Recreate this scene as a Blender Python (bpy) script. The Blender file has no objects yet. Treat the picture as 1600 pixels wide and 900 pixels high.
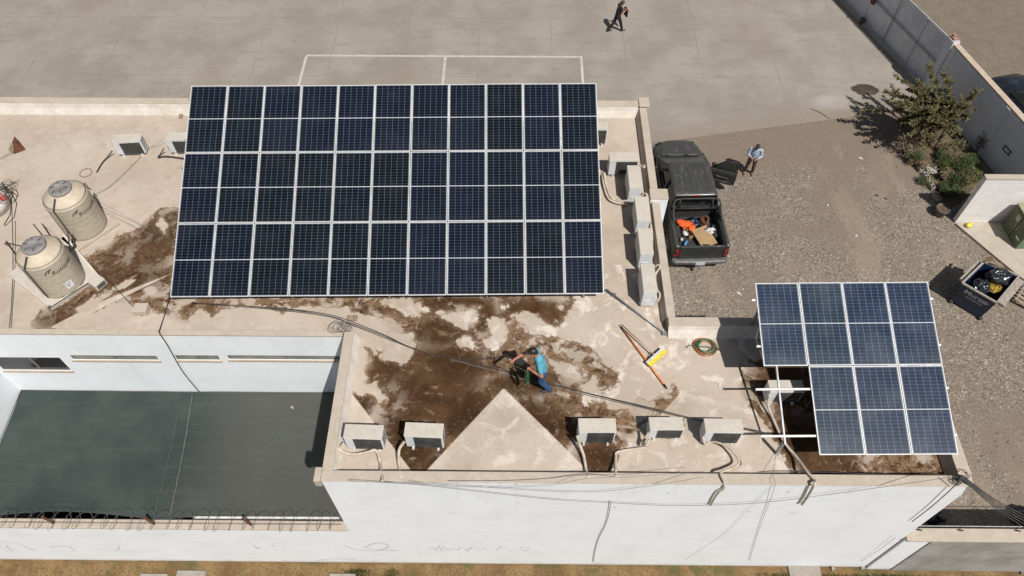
import bpy, bmesh, math, random
import numpy as np
from mathutils import Vector, Matrix
from mathutils import noise as mnoise
R = math.radians
S = bpy.context.scene
col = S.collection
random.seed(7)

# ------------------------------------------------------------------ camera, world, sun, exposure
PITCH, YAW, CAMH, FPX = R(54.5), R(0.5), 22.3, 1185.0
cd = bpy.data.cameras.new('camera'); cam = bpy.data.objects.new('camera', cd); col.objects.link(cam)
cam.location = (0, 0, CAMH); cam.rotation_euler = (R(90) - PITCH, 0, YAW)
cd.sensor_width = 36; cd.lens = FPX / 1600 * 36; cd.clip_end = 2000; cd.clip_start = 0.1
S.camera = cam
W = bpy.data.worlds.new("World"); S.world = W; W.use_nodes = True
nt = W.node_tree; bg = nt.nodes['Background']; sky = nt.nodes.new('ShaderNodeTexSky')
sky.sky_type = 'NISHITA'; sky.sun_disc = False; sky.sun_elevation = R(56.8); sky.sun_rotation = R(145.6)
sky.dust_density = 1.5
hs = nt.nodes.new('ShaderNodeHueSaturation'); hs.inputs['Saturation'].default_value = .7
nt.links.new(sky.outputs[0], hs.inputs['Color']); nt.links.new(hs.outputs[0], bg.inputs[0]); bg.inputs[1].default_value = 0.052
sl = bpy.data.lights.new('sun', 'SUN'); sl.energy = 4.75; sl.angle = R(0.5); sl.color = (1, .955, .90)
so = bpy.data.objects.new('sun', sl); col.objects.link(so)
so.rotation_euler = Vector((.37, -.54, 1)).to_track_quat('Z', 'Y').to_euler()
S.view_settings.view_transform = 'Standard'; S.view_settings.look = 'None'
S.view_settings.exposure = 0.0; S.view_settings.gamma = 1

# survey: a sight line of the photograph met with a level plane z, or with an upright plane y
_c, _s = math.cos(YAW), math.sin(YAW)
def _rot(v): return Vector((_c * v[0] - _s * v[1], _s * v[0] + _c * v[1], v[2]))
FW, UP, RT = _rot((0, math.cos(PITCH), -math.sin(PITCH))), _rot((0, math.sin(PITCH), math.cos(PITCH))), _rot((1, 0, 0))
def _ray(x, y): return FW + RT * ((x - 800) / FPX) + UP * ((450 - y) / FPX)
def P(x, y, z=0.0):
    d = _ray(x, y); return Vector((0, 0, CAMH)) + d * ((z - CAMH) / d.z)
def V(x, y, Y):
    d = _ray(x, y); return Vector((0, 0, CAMH)) + d * (Y / d.y)

# ------------------------------------------------------------------ materials
class NT:
    def __init__(s, name):
        s.m = bpy.data.materials.new(name); s.m.use_nodes = True
        s.t = s.m.node_tree; s.b = s.t.nodes['Principled BSDF']
        s.co = None
    def n(s, t, **k):
        x = s.t.nodes.new(t)
        for a, b in k.items(): setattr(x, a, b)
        return x
    def l(s, a, b): s.t.links.new(a, b)
    def coord(s, which='Object'):
        if s.co is None: s.co = s.n('ShaderNodeTexCoord')
        return s.co.outputs[which]
    def pos(s): return s.n('ShaderNodeNewGeometry').outputs['Position']
    def noise(s, scale, detail=4, rough=.55, vec=None, sc=None, dist=0):
        x = s.n('ShaderNodeTexNoise'); x.inputs['Scale'].default_value = scale
        x.inputs['Detail'].default_value = detail; x.inputs['Roughness'].default_value = rough
        x.inputs['Distortion'].default_value = dist
        v = vec if vec is not None else s.pos()
        if sc is not None:
            mp = s.n('ShaderNodeMapping'); mp.inputs['Scale'].default_value = sc; s.l(v, mp.inputs[0]); v = mp.outputs[0]
        s.l(v, x.inputs['Vector']); return x.outputs['Fac']
    def vor(s, scale, vec=None, feature='F1', out='Distance', rnd=1):
        x = s.n('ShaderNodeTexVoronoi'); x.feature = feature; x.inputs['Scale'].default_value = scale
        x.inputs['Randomness'].default_value = rnd
        s.l(vec if vec is not None else s.pos(), x.inputs['Vector']); return x.outputs[out]
    def ma(s, op, a, b=0.0, c=None, clamp=False):
        x = s.n('ShaderNodeMath', operation=op); x.use_clamp = clamp
        for i, v in enumerate((a, b, c)):
            if v is None: continue
            if isinstance(v, (int, float)): x.inputs[i].default_value = v
            else: s.l(v, x.inputs[i])
        return x.outputs[0]
    def step(s, v, a, b):
        x = s.n('ShaderNodeMapRange'); x.interpolation_type = 'SMOOTHSTEP'
        s.l(v, x.inputs[0]); x.inputs[1].default_value = a; x.inputs[2].default_value = b
        return x.outputs[0]
    def mix(s, f, a, b, mode='MIX'):
        x = s.n('ShaderNodeMix', data_type='RGBA'); x.blend_type = mode
        if isinstance(f, (int, float)): x.inputs[0].default_value = f
        else: s.l(f, x.inputs[0])
        for i, v in ((6, a), (7, b)):
            if isinstance(v, (tuple, list)): x.inputs[i].default_value = (*v[:3], 1)
            else: s.l(v, x.inputs[i])
        return x.outputs[2]
    def attr(s, name):
        x = s.n('ShaderNodeAttribute'); x.attribute_name = name; return x.outputs['Fac']
    def bump(s, h, strength=.3, dist=.02):
        x = s.n('ShaderNodeBump'); x.inputs['Strength'].default_value = strength; x.inputs['Distance'].default_value = dist
        s.l(h, x.inputs['Height']); s.l(x.outputs[0], s.b.inputs['Normal'])
    def sep(s, v):
        x = s.n('ShaderNodeSeparateXYZ'); s.l(v, x.inputs[0]); return x.outputs
    def fin(s, c=None, rough=.8, metal=0, spec=None):
        if c is not None:
            if isinstance(c, (tuple, list)): s.b.inputs['Base Color'].default_value = (*c[:3], 1)
            else: s.l(c, s.b.inputs['Base Color'])
        if isinstance(rough, (int, float)): s.b.inputs['Roughness'].default_value = rough
        else: s.l(rough, s.b.inputs['Roughness'])
        s.b.inputs['Metallic'].default_value = metal
        if spec is not None: s.b.inputs['Specular IOR Level'].default_value = spec
        return s.m

def worn(name, c, c2=None, scale=4, rough=.7, metal=0, bump=0, spec=None, lo=.35, hi=.7, fine=0):
    k = NT(name)
    c2 = c2 or tuple(x * .72 for x in c)
    f = k.step(k.noise(scale, 6, .6), lo, hi)
    cc = k.mix(f, c, c2)
    if fine:
        cc = k.mix(k.step(k.noise(fine, 3), .4, .65), cc, tuple(x * .85 for x in c))
    if bump: k.bump(k.noise(scale * 6, 4), bump, .01)
    return k.fin(cc, rough, metal, spec)

M = {}
M['gravel_yard'] = None
def m_gravel():
    k = NT('gravel'); p = k.pos()
    v = k.n('ShaderNodeTexVoronoi'); v.inputs['Scale'].default_value = 21; k.l(p, v.inputs['Vector'])
    sp = k.sep(v.outputs['Color'])
    stone = k.mix(sp[0], (.065, .054, .045), (.34, .29, .235))
    stone = k.mix(k.step(sp[1], .8, .95), stone, (.30, .235, .15))
    stone = k.mix(k.step(sp[2], .93, .98), stone, (.55, .50, .42))
    v2 = k.n('ShaderNodeTexVoronoi'); v2.inputs['Scale'].default_value = 52; k.l(p, v2.inputs['Vector'])
    fine = k.mix(k.sep(v2.outputs['Color'])[0], (.085, .07, .056), (.26, .22, .172))
    stone = k.mix(.45, stone, fine)
    soil = k.mix(k.noise(2.2, 6, .65), (.175, .132, .098), (.245, .197, .152))
    soil = k.mix(k.step(k.noise(30, 4), .5, .62), soil, (.13, .105, .085))
    m = k.ma('ADD', k.noise(.35, 5, .6), k.ma('MULTIPLY', k.noise(5, 5, .7), .35))
    sx = k.sep(p)
    # bare packed earth towards the far side of the yard and along the planter
    far = k.step(sx[1], 19.0, 24.0)
    m = k.ma('SUBTRACT', m, k.ma('MULTIPLY', far, .25))
    c = k.mix(k.step(m, .52, .70), soil, stone)
    tr = k.step(k.noise(.5, 4, .55, sc=(1.3, .35, 1), dist=.3), .55, .68)
    c = k.mix(k.ma('MULTIPLY', tr, .5), c, (.29, .228, .17))
    k.bump(v.outputs['Distance'], .5, .03)
    return k.fin(c, .95)
M['gravel'] = m_gravel()

def m_slab():
    k = NT('concrete_slab'); p = k.pos()
    c = k.mix(k.step(k.noise(.45, 6, .6), .35, .65), (.245, .219, .187), (.305, .275, .238))
    c = k.mix(k.ma('MULTIPLY', k.step(k.noise(1.6, 5, .7, sc=(.5, 1.7, 1)), .5, .72), .5), c, (.19, .163, .138))
    c = k.mix(k.ma('MULTIPLY', k.step(k.noise(22, 3), .5, .75), .35), c, (.18, .155, .13))
    sx = k.sep(p)
    def joint(co, off, per, w):
        a = k.ma('FRACT', k.ma('DIVIDE', k.ma('ADD', co, off), per))
        a = k.ma('ABSOLUTE', k.ma('SUBTRACT', a, .5)); return k.ma('LESS_THAN', a, w / per)
    wob = k.ma('MULTIPLY', k.noise(.8, 3), .12)
    j = k.ma('MAXIMUM', joint(k.ma('ADD', sx[0], wob), 0.05, 3.4, .013), joint(k.ma('ADD', sx[1], wob), 0.3, 4.3, .013))
    j = k.ma('MULTIPLY', j, k.step(k.noise(.9, 4), .42, .6))
    c = k.mix(k.ma('MULTIPLY', j, .65), c, (.13, .11, .095))
    # oil spot and pale wash mark in the slab
    def blob(x, y, rx, ry):
        a = k.ma('POWER', k.ma('DIVIDE', k.ma('SUBTRACT', sx[0], x), rx), 2)
        b = k.ma('POWER', k.ma('DIVIDE', k.ma('SUBTRACT', sx[1], y), ry), 2)
        return k.ma('ADD', k.ma('SQRT', k.ma('ADD', a, b)), k.ma('MULTIPLY', k.noise(2.5, 4), .6))
    q = P(1352, 140)
    c = k.mix(k.ma('SUBTRACT', 1, k.step(blob(q.x, q.y, .66, .40), 1.15, 1.3)), c, (.045, .030, .020))
    q = P(1300, 160)
    c = k.mix(k.ma('MULTIPLY', k.ma('SUBTRACT', 1, k.step(blob(q.x, q.y, .8, .5), .8, 1.7)), .5), c, (.45, .42, .39))
    e0, e1 = P(1060, 218), P(1350, 180); sl0 = (e1.y - e0.y) / (e1.x - e0.x)
    dd_ = k.ma('SUBTRACT', sx[1], k.ma('ADD', k.ma('MULTIPLY', sx[0], sl0), e0.y - sl0 * e0.x))
    dd_ = k.ma('ADD', dd_, k.ma('MULTIPLY', k.ma('SUBTRACT', k.noise(1.1, 6, .7), .5), 2.2))
    c = k.mix(k.ma('MULTIPLY', k.ma('SUBTRACT', 1, k.step(dd_, .0, 1.5)), .7), c, (.235, .19, .148))
    c = k.mix(k.ma('MULTIPLY', k.step(k.noise(.22, 4, .5, sc=(1.4, .6, 1)), .5, .7), .5), c, (.25, .205, .165))
    k.bump(k.noise(14, 5), .15, .01)
    return k.fin(c, .9)
M['slab'] = m_slab()
def m_dirt(name, a, b, g=None, gamt=0):
    k = NT(name)
    c = k.mix(k.step(k.noise(1.3, 6, .65), .35, .65), a, b)
    c = k.mix(k.ma('MULTIPLY', k.step(k.noise(14, 5), .5, .65), .6), c, tuple(x * .6 for x in a))
    if g:
        c = k.mix(k.ma('MULTIPLY', k.step(k.noise(.9, 6, .75), .5, .62), gamt), c, g)
    k.bump(k.noise(18, 5), .5, .03)
    return k.fin(c, .95)
M['verge'] = m_dirt('verge_soil', (.145, .085, .033), (.235, .155, .068), (.085, .085, .028), .85)
M['road'] = m_dirt('road_dust', (.165, .135, .10), (.195, .163, .122))
M['bed_soil'] = m_dirt('bed_soil', (.075, .055, .035), (.15, .11, .065), (.06, .07, .025), .8)

def m_paint(name, base, dirt, amt=.35, streak=True):
    k = NT(name); p = k.pos()
    c = k.mix(k.step(k.noise(.8, 6, .65), .4, .7), base, tuple(x * .93 for x in base))
    if streak:
        c = k.mix(k.ma('MULTIPLY', k.step(k.noise(1.4, 5, .7, sc=(.35, .35, 2.8)), .52, .75), amt * .55), c, dirt)
        c = k.mix(k.ma('MULTIPLY', k.step(k.noise(1.2, 5, .6, sc=(3.5, 3.5, .25)), .55, .75), amt * .5), c, dirt)
    sx = k.sep(p)
    dr = k.ma('MULTIPLY', k.step(k.ma('ADD', sx[2], k.ma('MULTIPLY', k.noise(2.2, 4, sc=(2.5, 2.5, .1)), 2.4)), 6.2, 7.9), k.step(k.noise(1.0, 6, .7, sc=(9, 9, .12)), .52, .68))
    c = k.mix(k.ma('MULTIPLY', dr, .30), c, (.46, .42, .37))
    low = k.ma('SUBTRACT', 1, k.step(k.ma('ADD', sx[2], k.ma('MULTIPLY', k.noise(4, 5), .25)), .1, .32))
    c = k.mix(k.ma('MULTIPLY', low, .5), c, (.38, .27, .19))
    k.bump(k.noise(9, 5), .12, .01)
    return k.fin(c, .85, spec=.25)
M['white'] = m_paint('white_wall_paint', (.81, .85, .875), (.60, .60, .58), .5)
M['capstone'] = worn('cream_cap', (.50, .43, .355), (.41, .345, .275), 3, .9, fine=20)
M['cove'] = worn('white_cove', (.66, .62, .56), (.50, .43, .355), 2.5, .85, fine=14)
M['greywall'] = worn('grey_render', (.36, .355, .335), (.24, .235, .22), 1.2, .9, bump=.3)

def m_roof():
    k = NT('roof_screed'); p = k.pos()
    wet, sol, crk, whi = k.attr('wet'), k.attr('solid'), k.attr('cricket'), k.attr('pale')
    base = k.mix(k.step(k.noise(.55, 6, .6), .35, .68), (.49, .415, .345), (.40, .335, .27))
    base = k.mix(k.ma('MULTIPLY', k.step(k.noise(2.3, 7, .7), .5, .75), .55), base, (.33, .265, .205))
    base = k.mix(k.ma('MULTIPLY', k.step(k.noise(2.2, 7, .65, dist=.6), .50, .64), k.ma('MULTIPLY', whi, .8)), base, (.68, .62, .55))
    base = k.mix(k.ma('MULTIPLY', k.step(k.noise(26, 3), .5, .7), .3), base, (.33, .265, .205))
    n1 = k.noise(1.6, 8, .68, dist=.4)
    n2 = k.noise(4.5, 7, .66, dist=.8)
    e = k.ma('ADD', wet, k.ma('MULTIPLY', k.ma('SUBTRACT', n1, .5), .85))
    e = k.ma('ADD', e, k.ma('MULTIPLY', k.ma('SUBTRACT', n2, .5), .35))
    # open patches inside the mottled part
    hole = k.ma('MAXIMUM', k.ma('MULTIPLY', k.step(n1, .50, .58), k.ma('SUBTRACT', 1, sol)), k.ma('MULTIPLY', k.step(k.noise(3.6, 7, .7, dist=.8), .60, .66), k.ma('SUBTRACT', .9, k.ma('MULTIPLY', sol, .55))))
    w = k.ma('MULTIPLY', k.step(e, -.015, .03), k.ma('SUBTRACT', 1, k.ma('MULTIPLY', hole, .85)))
    w = k.ma('MULTIPLY', w, k.ma('SUBTRACT', 1, k.step(crk, -.015, .02)))
    mud = k.mix(k.step(k.noise(1.1, 7, .6, dist=.6), .38, .66), (.043, .0205, .0085), (.085, .044, .020))
    mud = k.mix(k.ma('MULTIPLY', k.step(k.noise(3.4, 8, .75, dist=1.0), .54, .70), .75), mud, (.26, .185, .115))
    tan = k.mix(k.step(n2, .36, .60), (.062, .030, .013), (.21, .135, .08))
    c = k.mix(sol, tan, mud)
    # damp rim and dried crust lines along the edge of the puddle
    rim = k.ma('MULTIPLY', k.step(e, -.03, .02), k.ma('SUBTRACT', 1, k.step(e, .03, .10)))
    c = k.mix(k.ma('MULTIPLY', rim, .6), c, (.20, .135, .08))
    crust = k.step(k.noise(9, 6, .8, dist=1.5), .57, .68)
    c = k.mix(k.ma('MULTIPLY', crust, k.ma('SUBTRACT', .75, k.ma('MULTIPLY', sol, .6))), c, (.42, .335, .25))
    edge = k.ma('MULTIPLY', k.ma('MULTIPLY', k.step(crk, 0, .03), k.ma('SUBTRACT', 1, k.step(crk, .06, .30))), k.step(n1, .42, .62))
    base = k.mix(k.ma('MULTIPLY', edge, .5), base, (.66, .59, .51))
    full = k.mix(w, base, c)
    k.bump(k.ma('ADD', k.noise(6, 6), k.ma('MULTIPLY', k.noise(30, 3), .3)), .2, .02)
    r = k.ma('SUBTRACT', .92, k.ma('MULTIPLY', w, k.ma('MULTIPLY', sol, .17)))
    return k.fin(full, r, spec=.1)
M['roof'] = m_roof()

def m_cells(name, a, b, line, busamt, dustamt, coat, sp):
    k = NT(name); o = k.coord('Object'); s = k.sep(o)
    oi = k.n('ShaderNodeObjectInfo').outputs['Random']
    # local metres: x 0..0.992, y 0..1.965
    def grid(co, off, per, w):
        f = k.ma('FRACT', k.ma('DIVIDE', k.ma('SUBTRACT', co, off), per))
        d = k.ma('MINIMUM', f, k.ma('SUBTRACT', 1, f)); return k.ma('LESS_THAN', d, w / per / 2)
    gx = grid(s[0], .034, .154, .0065)
    gy = grid(s[1], .034, .0790, .0060)
    mid = k.ma('LESS_THAN', k.ma('ABSOLUTE', k.ma('SUBTRACT', s[1], .9825)), .011)
    edge = k.ma('MAXIMUM', k.ma('LESS_THAN', k.ma('MINIMUM', s[0], k.ma('SUBTRACT', .992, s[0])), .031),
                k.ma('LESS_THAN', k.ma('MINIMUM', s[1], k.ma('SUBTRACT', 1.965, s[1])), .031))
    bus = k.ma('MULTIPLY', grid(s[0], .034, .0257, .0022), busamt)
    cellid = k.n('ShaderNodeTexWhiteNoise'); cellid.noise_dimensions = '3D'
    sn = k.n('ShaderNodeVectorMath', operation='SNAP'); k.l(o, sn.inputs[0]); sn.inputs[1].default_value = (.154, .158, 10)
    ad = k.n('ShaderNodeVectorMath', operation='ADD'); k.l(sn.outputs[0], ad.inputs[0]); k.l(oi, ad.inputs[1]); k.l(ad.outputs[0], cellid.inputs[0])
    c = k.mix(oi, a, b)
    c = k.mix(k.ma('MULTIPLY', cellid.outputs[0], .35), c, tuple(x * 1.9 for x in a))
    dust = k.ma('ADD', k.ma('MULTIPLY', k.step(k.noise(1.3, 5, .6), .42, .75), dustamt), k.ma('MULTIPLY', k.ma('MULTIPLY', k.step(s[1], .5, 0.0), k.noise(6, 4, .6, sc=(3, .5, 1))), dustamt))
    c = k.mix(dust, c, (.30, .32, .33))
    c = k.mix(k.ma('MULTIPLY', bus, k.step(k.noise(4, 4, .6), .3, .7)), c, line)
    g = k.ma('MAXIMUM', gx, k.ma('MULTIPLY', gy, .55))
    c = k.mix(k.ma('MULTIPLY', g, .75), c, line)
    c = k.mix(k.ma('MAXIMUM', k.ma('MULTIPLY', mid, .9), k.ma('MULTIPLY', edge, .28)), c, (.50, .52, .55))
    k.b.inputs['Coat Weight'].default_value = coat; k.b.inputs['Coat Roughness'].default_value = .05
    return k.fin(c, .28, spec=sp)
M['cells_dark'] = m_cells('dark_solar_cells', (.0035, .006, .016), (.0022, .0048, .0055), (.17, .20, .22), .07, .02, .0, .06)
M['cells_blue'] = m_cells('blue_solar_cells', (.005, .013, .042), (.005, .017, .026), (.22, .28, .34), .50, .11, .1, .25)
M['alu'] = worn('aluminium', (.72, .73, .74), (.62, .62, .62), 5, .45, 0.1)
M['galv'] = worn('galvanised_steel', (.36, .38, .39), (.25, .26, .27), 8, .45, .5)
M['whitemetal'] = worn('white_steel', (.72, .72, .70), (.55, .53, .50), 6, .5)
M['darksteel'] = worn('dark_steel', (.05, .04, .038), (.10, .06, .045), 12, .6)
M['ac'] = worn('ac_casing', (.70, .74, .77), (.60, .61, .60), 3, .55, fine=18)
M['ac_top'] = worn('ac_lid_dusty', (.56, .52, .455), (.47, .42, .35), 3.5, .75, fine=22)
def m_grille():
    k = NT('ac_grille'); s = k.sep(k.coord('Object'))
    f = k.ma('LESS_THAN', k.ma('FRACT', k.ma('MULTIPLY', s[2], 38)), .45)
    c = k.mix(f, (.022, .023, .022), (.07, .07, .066))
    k.bump(f, .4, .01)
    return k.fin(k.mix(k.step(k.noise(5, 5), .5, .75), c, (.10, .088, .07)), .65)
M['grille'] = m_grille()
M['vent'] = worn('vent_dark', (.10, .105, .11), (.06, .06, .06), 5, .6)
M['foam'] = worn('pipe_insulation', (.56, .49, .41), (.40, .34, .27), 7, .85, bump=.3)
M['foam_grey'] = worn('pipe_insulation_grey', (.30, .29, .28), (.20, .19, .18), 7, .85)
M['cable'] = worn('black_cable', (.028, .027, .026), (.06, .055, .05), 6, .6)
M['greycable'] = worn('grey_cable', (.16, .155, .15), (.10, .095, .09), 6, .6)
M['tank'] = worn('tank_beige', (.47, .42, .33), (.41, .36, .28), 2.5, .55, fine=9)
M['tanktop'] = worn('tank_beige_top', (.55, .47, .36), (.46, .39, .30), 2.5, .65, fine=9)
M['lid'] = worn('tank_lid', (.25, .235, .225), (.19, .18, .17), 8, .6)
M['ink'] = worn('dark_ink', (.025, .03, .03), (.04, .045, .045), 8, .6)
M['sticker'] = worn('sticker_white', (.75, .78, .80), (.6, .62, .62), 14, .5)
def m_cloth():
    k = NT('shade_net'); p = k.pos(); s = k.sep(p)
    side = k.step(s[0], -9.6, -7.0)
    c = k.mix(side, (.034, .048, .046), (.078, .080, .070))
    c = k.mix(k.ma('MULTIPLY', k.step(k.noise(.5, 6, .6), .4, .7), .45), c, (.085, .10, .088))
    c = k.mix(k.ma('MULTIPLY', k.step(k.noise(2, 5, .7, sc=(.25, 3, 1)), .5, .8), .3), c, (.13, .135, .12))
    wv = k.ma('LESS_THAN', k.ma('FRACT', k.ma('MULTIPLY', s[1], 22)), .3)
    c = k.mix(k.ma('MULTIPLY', wv, .18), c, (.03, .035, .032))
    return k.fin(c, .9, spec=.15)
M['net'] = m_cloth()
M['netseam'] = worn('net_seam', (.12, .125, .11), (.07, .08, .075), 14, .9, lo=.45, hi=.6)
M['truck'] = None
def m_truck():
    k = NT('truck_paint'); p = k.pos()
    c = k.mix(k.step(k.noise(3, 4), .4, .7), (.022, .027, .026), (.034, .037, .036))
    nz = k.sep(k.n('ShaderNodeNewGeometry').outputs['Normal'])[2]
    d = k.ma('MULTIPLY', k.step(k.noise(3.2, 8, .75, sc=(2.2, .7, 1), dist=.4), .52, .66), .38)
    d = k.ma('MULTIPLY', d, k.step(nz, .5, .9))
    c = k.mix(d, c, (.25, .21, .17))
    haze = k.ma('MULTIPLY', k.step(nz, .4, .95), .26)
    c = k.mix(haze, c, (.20, .19, .175))
    return k.fin(c, k.ma('ADD', .28, k.ma('MULTIPLY', d, .8)), .25)
M['truck'] = m_truck()
M['carpaint'] = worn('car_paint_blue', (.012, .016, .026), (.05, .055, .06), 2.5, .25, .3)
M['carglass'] = worn('car_glass', (.012, .018, .017), (.03, .035, .033), 3, .12, spec=.6)
M['blackplastic'] = worn('black_plastic', (.014, .014, .015), (.03, .03, .03), 8, .6)
M['liner'] = worn('bed_liner', (.022, .022, .024), (.045, .043, .042), 9, .7)
M['tyre'] = worn('tyre_rubber', (.02, .02, .02), (.05, .045, .04), 9, .85)
M['chrome'] = worn('chrome', (.6, .6, .6), (.45, .45, .45), 9, .2, .9)
M['red'] = worn('red_lens', (.30, .012, .012), (.2, .01, .01), 6, .25)
M['bumper'] = worn('bumper_grey', (.11, .115, .115), (.16, .155, .15), 6, .5, .3)
M['card'] = worn('cardboard', (.36, .24, .13), (.30, .195, .10), 4, .9)
M['orange'] = worn('orange_fabric', (.75, .12, .02), (.55, .08, .02), 9, .8)
M['redcloth'] = worn('red_fabric', (.55, .05, .03), (.4, .03, .02), 9, .8)
M['brownrope'] = worn('brown_rope', (.16, .07, .035), (.08, .035, .02), 12, .8)
M['whitebag'] = worn('white_plastic', (.65, .64, .62), (.45, .42, .42), 12, .6)
M['bluebottle'] = worn('blue_plastic', (.08, .32, .62), (.05, .2, .4), 8, .3)
M['bag'] = worn('black_bag', (.012, .015, .02), (.022, .027, .034), 6, .22, spec=.6, bump=.5)
M['hose_o'] = worn('orange_hose', (.42, .13, .04), (.30, .09, .03), 9, .5)
M['hose_g'] = worn('green_hose', (.03, .14, .07), (.02, .09, .05), 9, .45)
M['pole_o'] = worn('orange_pole', (.72, .21, .03), (.6, .16, .03), 9, .4)
M['yellow'] = worn('yellow_plastic', (.72, .60, .05), (.6, .48, .04), 9, .5)
M['wood'] = worn('grey_wood', (.30, .235, .175), (.20, .155, .115), 9, .85)
M['metalpole'] = worn('bare_pole', (.36, .29, .22), (.27, .21, .16), 9, .5)
M['gate'] = None
def m_gate():
    k = NT('gate_sheet'); c = k.mix(k.step(k.noise(1.5, 6, .6), .35, .7), (.60, .63, .67), (.50, .52, .56))
    c = k.mix(k.ma('MULTIPLY', k.step(k.noise(6, 6, .7, sc=(1, 1, .3)), .58, .75), .4), c, (.24, .20, .17))
    return k.fin(c, .55, .15)
M['gate'] = m_gate()
def m_block(name, base, mortar):
    k = NT(name); o = k.coord('Object')
    sp = k.sep(o); cb = k.n('ShaderNodeCombineXYZ'); k.l(sp[0], cb.inputs[0]); k.l(sp[2], cb.inputs[1])
    b = k.n('ShaderNodeTexBrick'); b.inputs['Scale'].default_value = 1; b.inputs['Brick Width'].default_value = .40
    b.inputs['Row Height'].default_value = .20; b.inputs['Mortar Size'].default_value = .009
    b.inputs['Mortar Smooth'].default_value = .4
    b.inputs['Color1'].default_value = (*base, 1); b.inputs['Color2'].default_value = (*[x * .92 for x in base], 1); b.inputs['Mortar'].default_value = (*mortar, 1)
    k.l(cb.outputs[0], b.inputs['Vector'])
    c = k.mix(k.ma('MULTIPLY', k.step(k.noise(1.3, 6, .6), .45, .75), .4), b.outputs['Color'], tuple(x * .7 for x in base))
    k.bump(k.ma('SUBTRACT', 1, b.outputs['Fac']), .4, .01)
    return k.fin(c, .85, spec=.2)
M['block'] = m_block('painted_block', (.68, .70, .73), (.46, .45, .46))
M['blockwhite'] = m_block('painted_block_white', (.80, .79, .77), (.68, .66, .63))
M['brick'] = worn('red_brick', (.40, .24, .17), (.30, .17, .12), 9, .9)
M['cabinet'] = worn('green_cabinet', (.075, .095, .04), (.11, .12, .06), 5, .6)
M['cabinet2'] = worn('green_cabinet_light', (.10, .17, .10), (.14, .2, .13), 5, .5)
M['cabtop'] = worn('cabinet_roof', (.32, .31, .20), (.24, .23, .14), 5, .7)
M['teal'] = worn('teal_sign', (.02, .10, .10), (.03, .08, .08), 5, .5)
M['bin'] = worn('navy_bin', (.006, .018, .060), (.010, .024, .065), 5, .4)
M['binrim'] = worn('bin_rim', (.36, .33, .29), (.25, .21, .17), 9, .7)
M['print'] = worn('grey_print', (.50, .53, .58), (.38, .40, .44), 18, .7)
M['straw'] = worn('yellow_straw', (.55, .38, .06), (.40, .27, .05), 18, .9)
M['bark'] = worn('bark', (.13, .10, .07), (.08, .06, .045), 14, .9)
def m_leaf(name, a, b, c3):
    k = NT(name); r = k.n('ShaderNodeNewGeometry').outputs['Random Per Island']
    c = k.mix(r, a, b); c = k.mix(k.step(k.noise(3, 2), .55, .7), c, c3)
    return k.fin(c, .6, spec=.3)
M['leaf'] = m_leaf('olive_leaf', (.075, .070, .030), (.17, .145, .065), (.12, .11, .05))
M['leaf2'] = m_leaf('green_leaf', (.032, .055, .014), (.07, .095, .030), (.09, .085, .04))
M['leaf3'] = m_leaf('dry_leaf', (.16, .12, .07), (.26, .19, .12), (.2, .12, .1))
M['flower'] = m_leaf('pale_flower', (.62, .60, .52), (.7, .66, .6), (.6, .5, .5))
M['grassblade'] = m_leaf('grass_blade', (.09, .08, .025), (.23, .17, .06), (.07, .10, .02))
M['pot'] = worn('grey_pot', (.13, .115, .10), (.08, .07, .06), 8, .8)
M['conc'] = worn('raw_concrete', (.47, .42, .345), (.36, .32, .265), 2.5, .9, fine=20)
M['concgrey'] = worn('grey_concrete', (.34, .31, .27), (.25, .22, .19), 4, .9, fine=20)
M['skin'] = worn('skin', (.42, .19, .11), (.36, .15, .085), 12, .6)
M['hair'] = worn('hair', (.012, .009, .008), (.025, .017, .013), 30, .5)
M['hairb'] = worn('brown_hair', (.03, .014, .008), (.05, .025, .014), 30, .5)
M['shirt_blue'] = worn('teal_shirt', (.10, .36, .46), (.07, .27, .36), 7, .85)
M['jeans'] = worn('jeans', (.025, .085, .20), (.015, .055, .13), 9, .85)
M['shirt_pale'] = worn('pale_shirt', (.36, .44, .54), (.27, .34, .43), 14, .85)
M['trousers'] = worn('brown_trousers', (.045, .028, .02), (.07, .045, .03), 9, .85)
M['blackcloth'] = worn('black_cloth', (.008, .008, .013), (.015, .014, .022), 9, .85)
M['shoe'] = worn('shoe', (.03, .035, .045), (.02, .02, .022), 9, .6)
M['brownshoe'] = worn('brown_shoe', (.09, .045, .03), (.06, .03, .02), 9, .6)
M['eye'] = worn('eye_dark', (.02, .012, .01), (.02, .015, .012), 9, .3)
M['lip'] = worn('lip', (.30, .10, .07), (.26, .09, .06), 9, .6)
M['parking'] = worn('parking_paint', (.56, .52, .46), (.36, .325, .285), 7, .85, lo=.38, hi=.62, fine=25)
M['glass'] = worn('window_glass', (.02, .015, .018), (.035, .03, .032), 2, .12, spec=.6)
M['glassgreen'] = worn('window_glass_green', (.13, .15, .12), (.27, .24, .20), 2.2, .3)
M['frame'] = worn('window_frame', (.22, .22, .21), (.16, .16, .15), 5, .4, .3)
M['sill'] = worn('beige_sill', (.50, .41, .32), (.42, .34, .26), 5, .85)
M['rust'] = worn('rusty_sheet', (.14, .05, .025), (.09, .03, .015), 9, .8)
M['tan'] = worn('tan_sheet', (.32, .24, .16), (.25, .18, .12), 9, .8)
M['inside'] = worn('shaded_yard_floor', (.05, .045, .04), (.08, .07, .06), 2, .95)

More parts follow.
